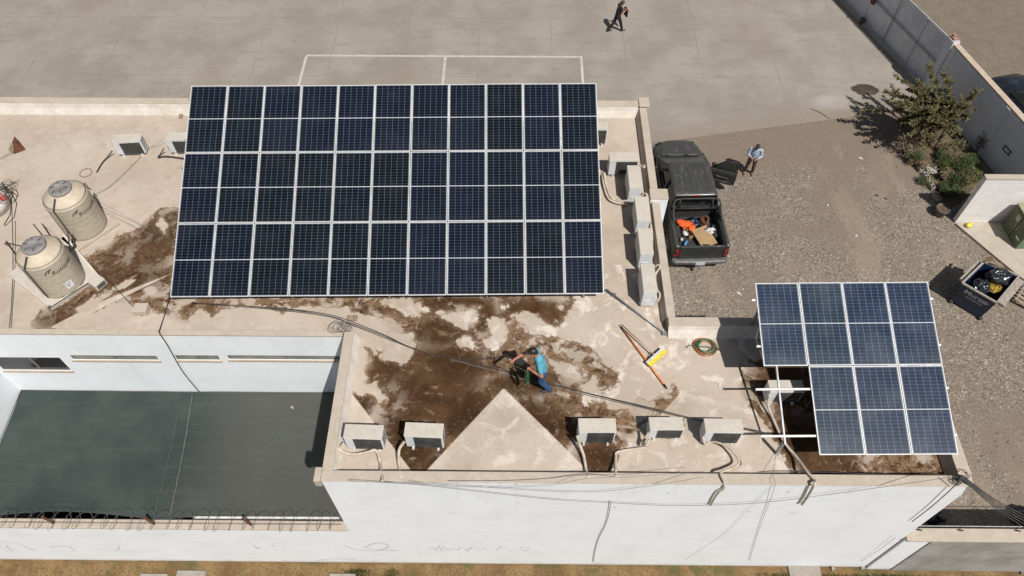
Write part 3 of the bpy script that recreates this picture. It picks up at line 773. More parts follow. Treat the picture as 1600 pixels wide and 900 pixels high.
for d in (5.1, ):
    m = MB(); m.box((GL - d, -.2, 1.15), (GL - d + .22, -.1, 1.4)); m.bar((GL-d+.1, -.15, 1.3), (GL-d+.35, -.3, 1.55), .04); m.build('latch', 'rust', gt)
    m = MB(); m.box((GL - d - .1, -.26, 0.02), (GL - d + .12, -.13, .3)); m.build('roller', 'darksteel', gt)
B1 = Vector((20.3, 18.2, 0)); bdv = B1 - G1; BL = bdv.length; ba = math.atan2(bdv.y, bdv.x)
bw = thing('block_wall', 'long painted grey block wall with cream top behind the tree', 'wall', G1, ba)
MB().box((.0, -.1, 0), (BL, .1, 2.42)).build('wall', 'block', bw)
m = MB(); m.box((-.25, -.16, 0), (.1, .16, 2.6)); m.box((3.9, -.135, 0), (4.15, -.102, 2.42)); m.box((.36, -.118, 0), (.42, -.102, 2.42)); m.build('pier', 'block', bw)
MB().box((-.05, -.1, 2.422), (BL, .16, 2.5)).build('cap', 'sill', bw, False, .01)
m = MB()
m.box((-.3, -.1, 2.602), (.0, .12, 2.68)); m.box((-.28, -.05, 2.682), (-.12, .08, 2.75)); m.build('loose_brick', 'brick', bw)
sg = thing('wall_plate', 'small teal framed plate fixed to the grey block wall', 'plate', (0,0,0))
sgm = Matrix.Translation(G1) @ Matrix.Rotation(ba, 4, 'Z')
sg.location = sgm @ Vector((5.05, -.106, 1.15)); sg.rotation_euler = (0, 0, ba)
m = MB(); m.box((-.2, -.03, -.11), (.2, 0, -.07)); m.box((-.2, -.03, .07), (.2, 0, .11)); m.box((-.2, -.03, -.07), (-.15, 0, .07)); m.box((.15, -.03, -.07), (.2, 0, .07)); m.build('frame', 'teal', sg)
MB().box((-.15, -.012, -.07), (.15, -.001, .07)).build('plate', 'block', sg)
# white wall by the transformer
ww = thing('white_block_wall', 'short bright white block wall beside the green cabinet', 'wall', (16.86, 19.12, 0), 0)
MB().box((0, 0, 0), (8, .2, 2.4)).build('wall', 'blockwhite', ww)
MB().box((-.03, -.02, 2.402), (8, .22, 2.46)).build('cap', 'capstone', ww, False, .01)
tag(MB().prism([P(x, y).to_2d() for x, y in ((1640,348),(1508,349),(1492,352),(1583,428),(1620,455),(1680,420))][::-1], -.01, .10).build('concrete_pad', 'conc', None, True), 'pale concrete pad under the green cabinet', 'pad')
cb = thing('electrical_cabinet', 'green metal electrical cabinet with closed doors on the pale pad', 'cabinet', (18.62, 17.78, .1), R(3))
MB().box((0, 0, 0), (1.7, 1.15, 1.18)).build('body', 'cabinet2', cb, False, .01)
MB().prism([(-.05, -.05), (1.75, -.05), (1.75, 1.2), (-.05, 1.2)], 1.182, 1.24).build('roof', 'cabtop', cb, False, .01)
for k in (0, 1):
    d = MB().box((-.03, .03 + k*.56, .06), (-.002, .56 + k*.56, 1.12)).build('door', 'cabinet', cb, False, .006)
    h = MB().box((-.05, .47 - k*.0 + k*.14, .5), (-.031, .5 + k*.14, .75)).build('handle', 'galv', d)
MB().box((-.034, .66, .75), (-.031, .86, 1.0)).build('warning_plate', 'sill', cb)
MB().box((-.034, .1, .35), (-.031, .32, .42)).build('warning_plate', 'sticker', cb)
yb = thing('yellow_jug', 'small bright yellow plastic jug lying on the pale pad', 'jug', P(1512, 354, .1), R(30))
MB().ball((0, 0, .08), .1, (1.4, 1, .8), 10, 6, .15, 3).build('body', 'yellow', yb); MB().tube([(.12, 0, .1), (.2, 0, .12)], .03, 8).build('spout', 'yellow', yb)

# ================================================================== SOLAR ARRAYS
def panel_master(mat):
    root = thing('solar_panel', 'x', 'solar panel')
    w, L, t = .992, 1.965, .036; f = MB()
    f.box((0, 0, 0), (w, .015, t)); f.box((0, L-.015, 0), (w, L, t)); f.box((0, .015, 0), (.015, L-.015, t)); f.box((w-.015, .015, 0), (w, L-.015, t))
    f.build('frame', 'alu', root)
    g_ = MB().box((.015, .015, .006), (w-.015, L-.015, t-.004)).build('glass', mat, root)
    return root
ordn = ['first', 'second', 'third', 'fourth', 'fifth', 'sixth', 'seventh', 'eighth', 'ninth', 'tenth', 'eleventh']
def array(master, origin, ex, ey, ez, cells, px, py, first=True):
    rot = Matrix((ex, ey, ez)).transposed().to_4x4()
    used = False
    for (i, j, lab, grp) in cells:
        o = master if not used else copy_tree(master)
        used = True
        jit = Matrix.Rotation(R(random.uniform(-.25,.25)), 4, 'X') @ Matrix.Rotation(R(random.uniform(-.25,.25)), 4, 'Y') @ Matrix.Translation((random.uniform(-.002,.002), random.uniform(-.003,.003), random.uniform(-.002,.004)))
        o.matrix_world = Matrix.Translation(origin + ex*(i*px) + ey*(j*py)) @ rot @ jit
        mw = o.matrix_world.copy(); o.location = mw.translation; o.rotation_euler = mw.to_euler(); o.scale = (1,1,1)
        o['label'] = lab; o['group'] = grp
BLc, BRc, TLc = Vector((-8.83, 11.00, 6.36)), Vector((2.29, 11.17, 6.40)), Vector((-8.97, 16.50, 8.57))
ex = (BRc - BLc).normalized(); ey = (TLc - BLc); ey = (ey - ex * ey.dot(ex)).normalized(); ez = ex.cross(ey)
cells = []
rn = ['lower', 'middle', 'upper']
for j in range(3):
    for i in range(11):
        side = f'{ordn[i]} from the left' if i < 6 else f'{ordn[10-i]} from the right' if i < 10 else 'at the right end'
        if i == 0: side = 'at the left end'
        cells.append((i, j, f'near-black solar panel of the big array, {rn[j]} row, {side}', 'dark solar panels of the large rooftop array'))
m1 = panel_master('cells_dark'); array(m1, BLc, ex, ey, ez, cells, 1.0095, 1.981)
ra = thing('panel_rack', 'galvanised rack of posts and rails carrying the big dark array', 'rack', (-3.3, 13.8, 6.0))
m = MB()
for v in (.35, 1.55, 2.35, 3.55, 4.35, 5.55):
    a_ = BLc + ey*v - ez*.035 - ex*.06; b_ = a_ + ex*11.16; m.bar(a_, b_, .04, .045, ez)
m.build('rail', 'galv', ra, True)
m = MB()
for u in np.linspace(.5, 10.6, 5):
    a_ = BLc + ex*float(u) + ey*.1 - ez*.085; b_ = a_ + ey*5.7; m.bar(a_, b_, .05, .05, ez)
m.build('rafter', 'galv', ra, True)
for u in np.linspace(.5, 10.6, 5):
    for v in (.15, 2.9, 5.6):
        p = BLc + ex*float(u) + ey*v - ez*.11
        if p.z > 6.1: MB().bar((p.x, p.y, 6.0), p, .06, .06).build('post', 'galv', ra, True)
BLs = Vector((5.6, 6.73, 6.62)); TLs, TRs = Vector((5.6, 10.46, 7.88)), Vector((9.60, 10.50, 7.93))
ex2 = (TRs - TLs).normalized(); ey2 = TLs - Vector((5.57, 6.72, 6.65)); ey2 = (ey2 - ex2*ey2.dot(ex2)).normalized(); ez2 = ex2.cross(ey2)
BLs = TLs - ey2 * (1.965 + 1.985)
cells = []
for j in (1, 0):
    for i in range(4):
        if j == 0 and i == 0: continue
        if j == 1: side = ['at the left end', 'second from the left', 'second from the right', 'at the right end'][i]
        else: side = ['', 'at its left end', 'in its middle', 'at its right end'][i]
        cells.append((i, j, f'blue solar panel of the small array, {"back row of four" if j else "front row of three"}, {side}', 'blue solar panels of the small array'))
m2 = panel_master('cells_blue'); array(m2, BLs, ex2, ey2, ez2, cells, 1.0095, 1.985)
rb = thing('small_panel_rack', 'white tube rack with galvanised rafter under the small blue array', 'rack', (7.5, 8.6, 6.0))
m = MB()
for v in (.42, 1.46, 2.45, 3.55):
    a_ = BLs + ey2*v - ez2*.03; lo = -.10 if v > 2 else -.22
    m.bar(a_ + ex2*lo, a_ + ex2*4.10, .045, .045, ez2)
m.build('rail', 'whitemetal', rb, True)
for u in (.32, 3.7):
    a_ = BLs + ex2*u + ey2*.25 - ez2*.08; b_ = BLs + ex2*u + ey2*3.9 - ez2*.08
    MB().bar(a_, b_, .034, .06, ez2).build('rafter', 'galv', rb, True)
    for v in (.3, 3.8):
        p = BLs + ex2*u + ey2*v - ez2*.11
        MB().bar((p.x, p.y, 6.0), p, .06, .06).build('post', 'galv', rb, True)
        MB().box((p.x-.05, p.y-.05, 6.002), (p.x+.05, p.y+.05, 6.02)).build('base_plate', 'galv', rb, True)

# ================================================================== AIR CONDITIONERS
def ac_unit(label, x0, yf, w=.86, d=.33, h=.56, rz=0, z=RZ, first=None, grp='outdoor condenser units on the roof'):
    """origin: front left foot; width along local x, depth along +y, front faces -y"""
    root = thing('air_conditioner', label, 'air conditioner', (x0, yf, z), rz, grp)
    z0 = .09
    bd_ = MB().box((0, 0, z0), (w, d, z0 + h)).build('casing', 'ac', root, False, .018)
    top = MB().box((-.008, -.008, z0 + h + .001), (w + .008, d + .008, z0 + h + .022)).build('lid', 'ac_top', root, False, .012)
    gx = w * .24
    gr = MB().box((gx, -.014, z0 + .035), (w - .035, -.001, z0 + h - .03)).build('grille', 'grille', root)
    fan = MB(); cx, cz = gx + (w - .035 - gx) / 2, z0 + h / 2
    for rr in (.07, .13, .19, .23):
        fan.tube([(cx + rr*math.cos(t), -.018, cz + rr*math.sin(t)) for t in np.linspace(0, 2*math.pi, 24, endpoint=False)], .0035, 4, closed=True)
    fan.build('fan_guard', 'vent', root)
    v = MB()
    for c_ in range(2):
        for r_ in range(9): v.box((w + .0005, .06 + c_*.12, z0 + .08 + r_*.048), (w + .004, .15 + c_*.12, z0 + .1 + r_*.048))
    v.build('side_vent', 'vent', root)
    MB().box((-.012, d*.3, z0 + .06), (-.0005, d*.8, z0 + h*.45)).build('valve_cover', 'ac', root, False, .004)
    for fx in (.12, w - .16):
        MB().box((fx, -.035, 0), (fx + .05, d + .03, .035)).box((fx + .008, -.03, .035), (fx + .042, .0, z0)).box((fx + .008, d - .03, .035), (fx + .042, d, z0)).build('foot', 'ac', root)
    return root
def acpx(label, bl, fr, w=None, h=.56, rz=0, d=.33):
    """bl: pixel of the front-top-left corner of the lid, fr: front-top-right"""
    zt = RZ + .09 + h + .02
    a_, b_ = P(*bl, zt), P(*fr, zt)
    return ac_unit(label, a_.x, a_.y, w or (b_ - a_).length, d, h, rz or math.atan2(b_.y - a_.y, b_.x - a_.x))
A1 = acpx('condenser at the front left roof corner, its pipe running across its front', (536, 684), (596, 686))
A2 = acpx('front condenser standing in the brown valley right of the roof corner one', (631, 681), (691, 682), rz=R(-2))
A3 = acpx('condenser right of the pale triangle, nearest the middle of the street edge', (905, 675), (963, 675))
A4 = acpx('smaller flatter condenser on the street edge with a looped pipe beside it', (1016, 671), (1070, 671), h=.44, d=.30)
A5 = acpx('street edge condenser nearest the small array, cable coil lying before it', (1103, 675), (1162, 676))
A6 = acpx('condenser shaded under the white tube left of the small array', (1204, 612), (1249, 612), w=.8, h=.5, d=.3)
A7 = acpx('weathered condenser with brownish grille, nearest the water tanks', (174, 223), (211, 221), w=.82, h=.48)
A8 = acpx('condenser half hidden by the left edge of the big array', (257, 219), (300, 219), w=.82, h=.5)
A9 = acpx('dark-fronted condenser at the head of the row beside the east parapet', (953, 251), (992, 251), w=.84)
A10 = acpx('condenser peeping out from the right edge of the big array', (905, 202), (947, 202), w=.86)
# east column: long side runs along the parapet
for lab, px, py, hh in (('condenser beside the east parapet, northernmost of the four in line', 984, 304, .6), ('second northernmost of four condensers in line, behind the white pilaster', 996, 355, .6),
                    ('third of four condensers in line, a cable dangling on its end', 1001, 407, .6), ('southernmost of four condensers in line, wires loose on its end', 1006, 466, .62)):
    zt = RZ + .09 + hh + .02; q = P(px, py - 10, zt)
    o = ac_unit(lab, q.x + .34, q.y, .88, .34, hh, R(90))
# pipes: insulated line sets
def pipe(lab, pts, r=.035, mat='foam'): return wire('insulated_pipe', lab, 'pipe', pts, r, mat, 'insulated pipes of the condensers')
def pz(*a): return [P(x, y, z) for x, y, z in a]
pipe('cream insulated pipe looping before the roof corner condenser to the edge', pz((537,693,6.35),(531,700,6.2),(536,706,6.15),(553,710,6.15),(575,706,6.2),(585,703,6.2),(591,709,6.15),(594,725,6.08),(597,745,6.33)) + [V(597, 752, 6.13)])
pipe('cream insulated pipe dropping straight to the edge from the second corner condenser', pz((632,690,6.45),(624,702,6.3),(623,720,6.12),(625,735,6.08),(626,745,6.33)))
pipe('cream insulated pipe of the condenser right of the pale triangle', pz((902,681,6.5),(905,692,6.3),(912,712,6.15),(916,735,6.1),(919,745,6.33)))
pipe('cream insulated pipe looped beside the small flat condenser then bent to the edge', pz((1013,676,6.4),(1008,685,6.25),(1004,693,6.2),(1009,696,6.3),(1014,688,6.4),(1010,698,6.1),(995,701,6.1),(966,706,6.08),(962,715,6.08),(962,745,6.33)))
pipe('cream insulated pipe curving over the edge below the cable coil', pz((1098,682,6.4),(1102,694,6.15),(1115,690,6.2),(1140,700,6.3),(1155,722,6.3),(1140,733,6.33),(1126,739,6.36),(1131,752,6.38)) + [Vector((P(1133,757,6.3).x, 6.14, 6.15)), V(1124,768,6.13), V(1118,776,6.13), V(1110, 789, 6.14)], .028, 'foam')
pipe('long grey-cream insulated pipe running from under the small array over the edge', pz((1203,618,6.4),(1200,632,6.2),(1207,652,6.1),(1225,690,6.1),(1245,715,6.15),(1262,738,6.36),(1273,750,6.4)) + [V(1272,758,6.12), V(1262,776,6.12), V(1253, 788, 6.13)], .032, 'foam')
pipe('pair of cream pipes sweeping from beneath the array to the column of condensers', pz((944,270,6.25),(948,292,6.1),(955,308,6.1),(966,314,6.1),(982,314,6.2)), .04)
pipe('outer cream pipe sweeping beside the array corner to the parapet column', pz((941,268,6.2),(944,292,6.08),(951,310,6.08),(964,317,6.08),(980,318,6.15)), .035)
pipe('cream pipe crossing from the head condenser over the parapet', pz((992,252,6.4),(1000,258,6.45),(1006,262,6.5),(1007,258,6.52)), .03)
pipe('cream pipe running along the inside of the east parapet behind the condensers', pz((1002,306,6.3),(1010,303,6.45),(1013,320,6.3),(1016,345,6.25),(1018,380,6.25),(1014,407,6.2),(1006,413,6.1)), .03)
pipe('second cream pipe along the parapet, thinner and kinked', pz((1006,307,6.2),(1011,308,6.45),(1014,335,6.3),(1019,362,6.25),(1019,392,6.2)), .022)
pipe('cream pipe hooked over the parapet by the southernmost condenser', pz((1021,418,6.4),(1028,414,6.5),(1031,418,6.48),(1024,430,6.35),(1026,450,6.3),(1031,460,6.3),(1028,470,6.25),(1019,477,6.1)), .028)
pipe('dark pipe hanging from the weathered condenser near the tanks', pz((175,236,6.25),(170,243,6.1),(160,254,6.05),(151,269,6.04)), .018, 'cable')
pipe('dark pipe looping from the condenser half under the array', pz((256,232,6.3),(251,240,6.1),(247,246,6.06),(256,244,6.1),(270,245,6.1),(292,248,6.1)), .018, 'cable')

# ================================================================== CABLES
def rope(lab, pts, r=.012, mat='cable', g='loose cables on the roof and facade'): return wire('cable', lab, 'cable', pts, r, mat, g)
rope('thick black cable drooping diagonally across the whole front roof', pz((300,473,6.15),(440,482,6.1),(500,489,6.3),(540,499,6.35),(600,523,6.2),(640,542,6.12),(690,558,6.05),(740,567,6.04),(800,583,6.05),(850,597,6.06),(930,617,6.12),(1020,638,6.25),(1100,658,6.3),(1165,670,6.35),(1215,680,6.4)), .012)
rope('thinner cable following just below the thick black diagonal one', pz((330,474,6.1),(500,491,6.2),(560,511,6.12),(650,546,6.04),(740,571,6.03),(850,601,6.03),(960,627,6.05),(1060,650,6.1),(1130,667,6.2)), .010, 'greycable')
rope('thin cable dropping down the courtyard wall to the shade net', pz((266,452,6.15),(263,470,6.08),(256,495,6.05),(250,513,6.1)) + [V(249,520,10.06), V(262,540,10.06), V(285,580,10.06), V(311,612,10.06)], .012)
rope('lowest long cable sagging in front of the facade up to the right corner', [V(545,751,6.09), V(650,757,6.09), V(730,766,6.09), V(860,780,6.09), V(960,786,6.09), V(1060,790,6.09), V(1180,786,6.09), V(1300,772,6.09), V(1420,755,6.09), V(1495,744,6.10)], 0.0059, 'greycable')
rope('cable sagging just under the parapet in the middle of the facade', [V(640,753,6.09), V(740,760,6.09), V(850,767,6.09), V(930,768,6.09), V(1010,760,6.09), V(1100,745,6.10)], 0.0046, 'greycable')
rope('thin cable rising from the facade over the parapet pipes', [V(600,753,6.10), V(740,761,6.10), V(850,759,6.10), V(915,748,6.1), V(1000,744,6.2), V(1100,736,6.3)], 0.0039, 'greycable')
rope('short slack cable from the left corner to the pipes on the parapet', pz((700,751,6.36),(780,751,6.36),(850,748,6.36),(915,741,6.4),(960,745,6.36)), .006, 'greycable')
rope('bent grey conduit cable hanging down the middle of the facade', [V(954,783,6.15), V(952,800,6.15), V(946,820,6.16), V(936,840,6.16), V(930,860,6.16), V(927,878,6.16)], 0.0084, 'greycable')
rope('thin vertical drop cable on the right half of the facade', pz((1212,712,6.1),(1208,742,6.36)) + [V(1211,758,6.14), V(1200,790,6.15), V(1185,830,6.16), V(1171,876,6.16)], 0.0046, 'greycable')
rope('faint thin cable slanting left down the right half of the facade', [V(1206,760,6.15), V(1170,795,6.15), V(1130,835,6.16), V(1070,875,6.16)], 0.0026, 'greycable')
rope('dark cable slanting to the ground at the right end of the facade', [V(1400,839,6.13), V(1375,858,6.13), V(1346,877,6.16)], 0.0046, 'greycable')
rope('cable bundle running down the right corner of the building', [V(1500,751,6.12), V(1480,770,6.12), V(1455,792,6.13), V(1425,815,6.14)], .012, 'greycable')
rope('coiled dark cable lying before the condenser nearest the small array', pz((1120,690,6.15),(1142,700,6.1),(1158,722,6.08),(1150,728,6.05),(1136,724,6.05),(1134,718,6.05),(1142,718,6.05),(1152,732,6.05),(1157,742,6.05),(1180,738,6.05),(1215,736,6.05),(1300,738,6.1),(1400,742,6.3),(1480,742,6.34)), .010)
rope('thin cables crossing to the foot of the small rack', pz((1163,668,6.4),(1185,673,6.3),(1210,680,6.5)), .007)
rope('thin wire from the tanks to the condenser near them', pz((145,305,6.1),(170,292,6.06),(195,270,6.05),(230,235,6.05),(255,218,6.3)), .006, 'greycable')
rope('straight wire from the tank lid toward the array', pz((110,288,7.3),(150,312,6.9),(210,345,6.3),(275,380,6.05)), .006, 'greycable')
rope('second wire from the tanks toward the array corner', pz((160,328,6.5),(200,348,6.3),(275,392,6.05)), .005, 'greycable')
rope('wire from the left tank toward the roof lip', pz((150,420,6.7),(180,450,6.3),(222,494,6.06)), .006)
rope('wire running north to south along the left edge of the roof', pz((18,320,6.03),(20,400,6.03),(18,470,6.03),(14,512,6.03)), .008, 'greycable')
rope('second wire parallel to it along the left edge of the roof', pz((24,345,6.03),(23,420,6.03),(20,470,6.03),(17,512,6.03)), .006, 'greycable')
rope('thin stay wire from the rusty sheet to the left', pz((0,248,6.1),(14,240,6.1),(22,236,6.15)), .008)
# big service cables leaving the right corner toward the lower right
cs = thing('service_cable', 'thick bundle of service cables leaving the right roof corner', 'cable', P(1500, 745, 6.4))
m = MB()
q0 = P(1500, 745, 6.45)
for k in range(5):
    e_ = P(1622 + 4*k, 838 - 4*k, 6.0); mid = (q0 + e_) / 2 - Vector((0, 0, .12)); m.tube(spline([q0 + Vector((k*.012, k*.01, 0)), mid, e_], 8), .012, 5)
m.build('strand', 'cable', cs, True)
m = MB(); rr = random.Random(4)
for k in range(7):
    c = q0 + Vector((rr.uniform(-.12,.12), rr.uniform(-.1,.1), -.05)); r_ = rr.uniform(.06, .15)
    m.tube([c + Vector((r_*math.cos(t), r_*math.sin(t)*.8, .05*math.sin(t*2 + k))) for t in np.linspace(0, 2*math.pi, 16, endpoint=False)], .007, 4, closed=True)
m.ball(q0 + Vector((.02, 0, -.08)), .09, (1.1, .9, .7), 10, 6, .2, 2)
m.build('knot', 'cable', cs, True)
m = MB(); rr = random.Random(14); q1 = P(538, 508, 6.36)
for k in range(7):
    c = q1 + Vector((rr.uniform(-.25,.15), rr.uniform(-.1,.1), -.02)); r_ = rr.uniform(.08, .2)
    m.tube([c + Vector((r_*math.cos(t), r_*math.sin(t)*.8, .03*math.sin(t*2 + k))) for t in np.linspace(0, 2*math.pi, 16, endpoint=False)], .006, 4, closed=True)
tag(m.build('wire_tangle', 'greycable', None, True), 'tangle of thin wires on the left rear corner of the front roof', 'wire tangle')
# conduit on roof
cn = thing('conduit', 'straight grey conduit from the array corner to the inner parapet corner', 'conduit', P(990, 485, 6.05))
MB().tube(pz((947,452,6.1),(1040,521,6.06)), .022, 8).build('tube', 'galv', cn, True)
MB().tube(pz((1040,521,6.05),(1110,520,6.05),(1165,519,6.1)), .008, 6).build('thin_tube', 'galv', cn, True)
for x, y in ((959,461),(1038,521)):
    q = P(x, y, 6.03); MB().box((q.x-.06, q.y-.05, 6.003), (q.x+.06, q.y+.05, 6.07)).build('clamp', 'galv', cn, True)

# ================================================================== WATER TANKS
def tank(cx, cy, rz, lab, sticker):
    t = thing('water_tank', lab, 'water tank', (cx, cy, RZ + .1), rz, 'beige water tanks on the roof')
    r = .57
    prof = [(r*.97, 0), (r, .03)]
    for k in range(7): z = .1 + k*.16; prof += [(r, z), (r, z+.05), (r-.0015, z+.065), (r-.0015, z+.09), (r, z+.105)]
    prof += [(r, 1.2), (r-.02, 1.25)]
    MB().lathe(prof, n=48).build('body', 'tank', t)
    MB().lathe([(r-.02, 1.25), (r-.07, 1.29), (.30, 1.44), (.26, 1.47), (.245, 1.5)], n=48).build('shoulder', 'tanktop', t)
    l_ = MB(); l_.lathe([(.285, 1.465), (.29, 1.49), (.285, 1.53), (.25, 1.545), (.12, 1.548), (.11, 1.535), (.0, 1.535)], n=40, cap=False)
    lid = l_.build('lid', 'lid', t)
    g_ = MB()
    for k in range(6):
        a_ = k*math.pi/3 + .3; c, s = math.cos(a_), math.sin(a_)
        g_.bar((c*.14, s*.14, 1.556), (c*.24, s*.24, 1.556), .022, .02)
    g_.build('grip', 'vent', lid)
    # lettering wrapped round the body
    me = text_mesh('Rotoplas', .18, .0, .0, .15)
    ang0 = 0.0
    def wrap(me, z, vert=True):
        for v in me.vertices:
            x, y = v.co.x, v.co.y
            u, w_ = (x, y)
            th = ang0 + u / r
            v.co = Vector((math.cos(th)*(r+.006), math.sin(th)*(r+.006), z + w_))
    wrap(me, .93)
    me.materials.append(M['ink']); o = bpy.data.objects.new('lettering', me); col.objects.link(o); o.parent = t
    # leaping swoosh mark above the word
    lm = MB(); pts = [(-.46, .0), (-.43, .08), (-.36, .13), (-.27, .15), (-.34, .10), (-.38, .04)]
    for i in range(5):
        th0, th1 = pts[i][0]/r, pts[i+1][0]/r
        a_ = Vector((math.cos(th0)*(r+.007), math.sin(th0)*(r+.007), .95+pts[i][1])); b_ = Vector((math.cos(th1)*(r+.007), math.sin(th1)*(r+.007), .95+pts[i+1][1])); lm.bar(a_, b_, .004, .018, (0,0,1))
    lm.build('mark', 'ink', t)
    if sticker:
        sm = MB(); vs = []; 
        for zz in (.22, .46):
            for k in range(5): th = -.42 + k*.08; vs.append((math.cos(th)*(r+.005), math.sin(th)*(r+.005), zz))
        sm.add(vs, [(k, k+1, k+6, k+5) for k in range(4)]); sm.build('sticker', 'sticker', t)
        sm = MB()
        for zz, k0, k1 in ((.40,-.39,-.31),(.40,-.26,-.18),(.34,-.38,-.2),(.29,-.34,-.24)):
            sm.add([(math.cos(th)*(r+.007), math.sin(th)*(r+.007), z2) for z2 in (zz, zz+.022) for th in (k0, k1)], [(0,1,3,2)])
        sm.build('sticker_print', 'ink', t)
    MB().tube([(r*.2, -r-.03, .1), (r*.2, -r-.03, 1.3), (r*.15, -r*.6, 1.5)], .016, 6).build('vent_pipe', 'cable', t)
    return t
t2 = P(52, 383, 7.62); t1 = P(93, 294, 7.62)
tank(t1.x, t1.y, R(-16), 'beige ribbed water tank with grey lid, the farther one, no sticker', False)
tank(t2.x, t2.y, R(-22), 'beige ribbed water tank with grey lid and white sticker, the nearer one', True)
for (c, quad, lab, n_) in ((t2, [(10,428),(79,482),(154,432),(100,368)], 'low cream curb platform under the nearer water tank', 0), (t1, [(60,345),(118,392),(185,348),(130,300)], 'low cream platform under the farther water tank', 1)):
    pl_ = [P(x, y, 6.1) for x, y in quad]
    o = thing('tank_platform', lab, 'platform', (c.x, c.y, RZ))
    MB().prism([(p.x, p.y) for p in pl_][::-1], 6.002, 6.09).build('slab', 'ac_top' if n_ == 0 else 'capstone', o, True, .01)
    if n_ == 0:
        m = MB(); q = [Vector((p.x, p.y, 6.12)) for p in pl_]; m.bar(q[1], q[2], .05, .05); m.bar(q[2], q[3], .05, .05); m.build('kerb', 'cove', o, True)
        MB().tube([q[1] + Vector((0, -.03, .03)), q[2] + Vector((0, -.06, .03))], .014, 6).build('pipe', 'cable', o, True)
        q_ = P(78, 480, 6.12); MB().ball(q_, .05, (1,1,1)).build('valve', 'vent', o, True)
jb = thing('junction_box', 'cream box standing on the mud beside the nearer tank platform', 'box', P(155, 445, 6.0), R(-32))
MB().box((-.14, -.16, 0), (.16, .16, .22)).build('body', 'ac_top', jb, False, .01); MB().box((.162, -.12, .04), (.166, .12, .18)).build('louvre', 'vent', jb)
def rod(lab, a_, b_, r=.016, mat='darksteel'): return tag(MB().tube([a_, b_], r, 6).build('pipe_stub', mat, None, True), lab, 'pipe', 'pipe stubs by the water tanks')
rod('thin dark pipe leaning left of the farther tank', P(66,350,6.1), P(50,330,6.9) if False else P(96,395,6.1))
rod('thin dark rod standing behind the nearer tank', P(68,370,7.0), P(52,350,7.5))
m = MB(); m.tube(pz((48,386,7.6),(30,384,7.5),(12,380,7.5)), .018, 6); m.tube(pz((10,377,7.6),(24,397,7.0)), .02, 6); m.tube(pz((8,380,7.55),(15,384,7.5)), .03, 6)
tag(m.build('pipe_fitting', 'darksteel', None, True), 'dark pipe cross fitting reaching left from the nearer tank lid', 'pipe fitting')
m = MB(); m.tube(pz((117,385,6.2),(112,375,6.3),(120,372,6.2)), .03, 6); m.tube(pz((105,360,6.9),(110,392,6.3),(117,386,6.2)), .018, 6); m.tube(pz((132,286,7.0),(137,293,6.8),(142,296,6.7)), .02, 6)
tag(m.build('pipe_fitting', 'darksteel', None, True), 'dark valve and pipe between the two water tanks', 'pipe fitting')
pb = P(222, 487, RZ); tag(MB().prism([(pb.x-.16, pb.y-.14), (pb.x+.2, pb.y-.14), (pb.x+.2, pb.y+.14), (pb.x-.14, pb.y+.14)], 6.0, 6.2).build('concrete_block', 'capstone', None, True, .01), 'small whitish concrete block near the roof lip', 'block')
# rusty folded sheet
q = P(24, 235, RZ); m = MB()
m.add([q + Vector(v) for v in ((-.2,0,0),(.05,-.15,0),(.32,.02,.02),(.0,.32,.28),(.12,.0,.3))], [(0,1,4,3),(1,2,4),(2,3,4),(0,3,2,1)])
o = thing('rusty_sheet', 'small folded rusty metal sheet lying at the left edge', 'metal sheet', q)
m.build('sheet', 'rust', o, True); MB().add([q + Vector(v) for v in ((-.21,-.01,.01),(.04,-.17,.01),(.10,-.01,.31),(-.05,.06,.2))], [(0,1,2,3)]).build('folded_face', 'tan', o, True)
# tangle and white drum on the left edge
q = P(8, 322, RZ); o = thing('wire_coil', 'tangle of black and red cable on a white drum at the left edge', 'cable coil', q)
MB().lathe([(.42,0),(.44,.3),(.40,.36),(.0,.36)], q + Vector((-.25, -.1, 0)), 24).build('drum', 'whitebag', o, True)
m = MB(); rr = random.Random(9)
for k in range(5):
    c = q + Vector((rr.uniform(-.02,.1), rr.uniform(-.0,.2), .42)); r_ = .2 + .03*k
    m.tube([c + Vector((r_*math.cos(t), r_*math.sin(t), .03*math.sin(t*2+k))) for t in np.linspace(0, 2*math.pi, 18, endpoint=False)], .012, 4, closed=True)
m.tube(pz((2,285,6.1),(12,300,6.4),(18,312,6.4),(16,335,6.3),(6,352,6.1)), .015, 5); m.build('black_loops', 'cable', o, True)
m = MB()
for k in range(4): m.tube(pz((-4,300+3*k,6.4),(3,303+3*k,6.5),(8,310+k,6.5)), .013, 5)
m.build('red_loops', 'redcloth', o, True)
m = MB(); q = P(24, 287, RZ)
for k in range(8):
    a_ = q + Vector((rr.uniform(-.1,.1), rr.uniform(-.15,.15), .03)); m.tube(spline([a_, a_ + Vector((rr.uniform(-.25,.25), rr.uniform(-.2,.2), rr.uniform(0,.1))), a_ + Vector((rr.uniform(-.4,.3), -rr.uniform(.2,.7), 0))], 5), .005, 4)
tag(m.build('wire_bundle', 'greycable', None, True), 'small knot of grey wires above the white drum', 'wire bundle')
m = MB(); q = P(134, 270, 6.02)
m.tube([q + Vector((.17*math.cos(t), .17*math.sin(t), 0)) for t in np.linspace(0, 6.28, 24, endpoint=False)], .014, 5, closed=True)
tag(m.build('wire_ring', 'wood', None, True), 'thin ring of wire lying between tank and condenser', 'wire ring')
# vent hole and bits on roof
for x, y, w_ in ((551,498,.13),(283,183,.06)):
    q = P(x, y, RZ); tag(MB().box((q.x-w_, q.y-.08, 6.0), (q.x+w_, q.y+.08, 6.07)).build('roof_vent', 'wood', None, True, .02), 'brown pipe stub near the array edge' if w_ > .1 else 'tiny brown fragment by the far cove', 'vent')

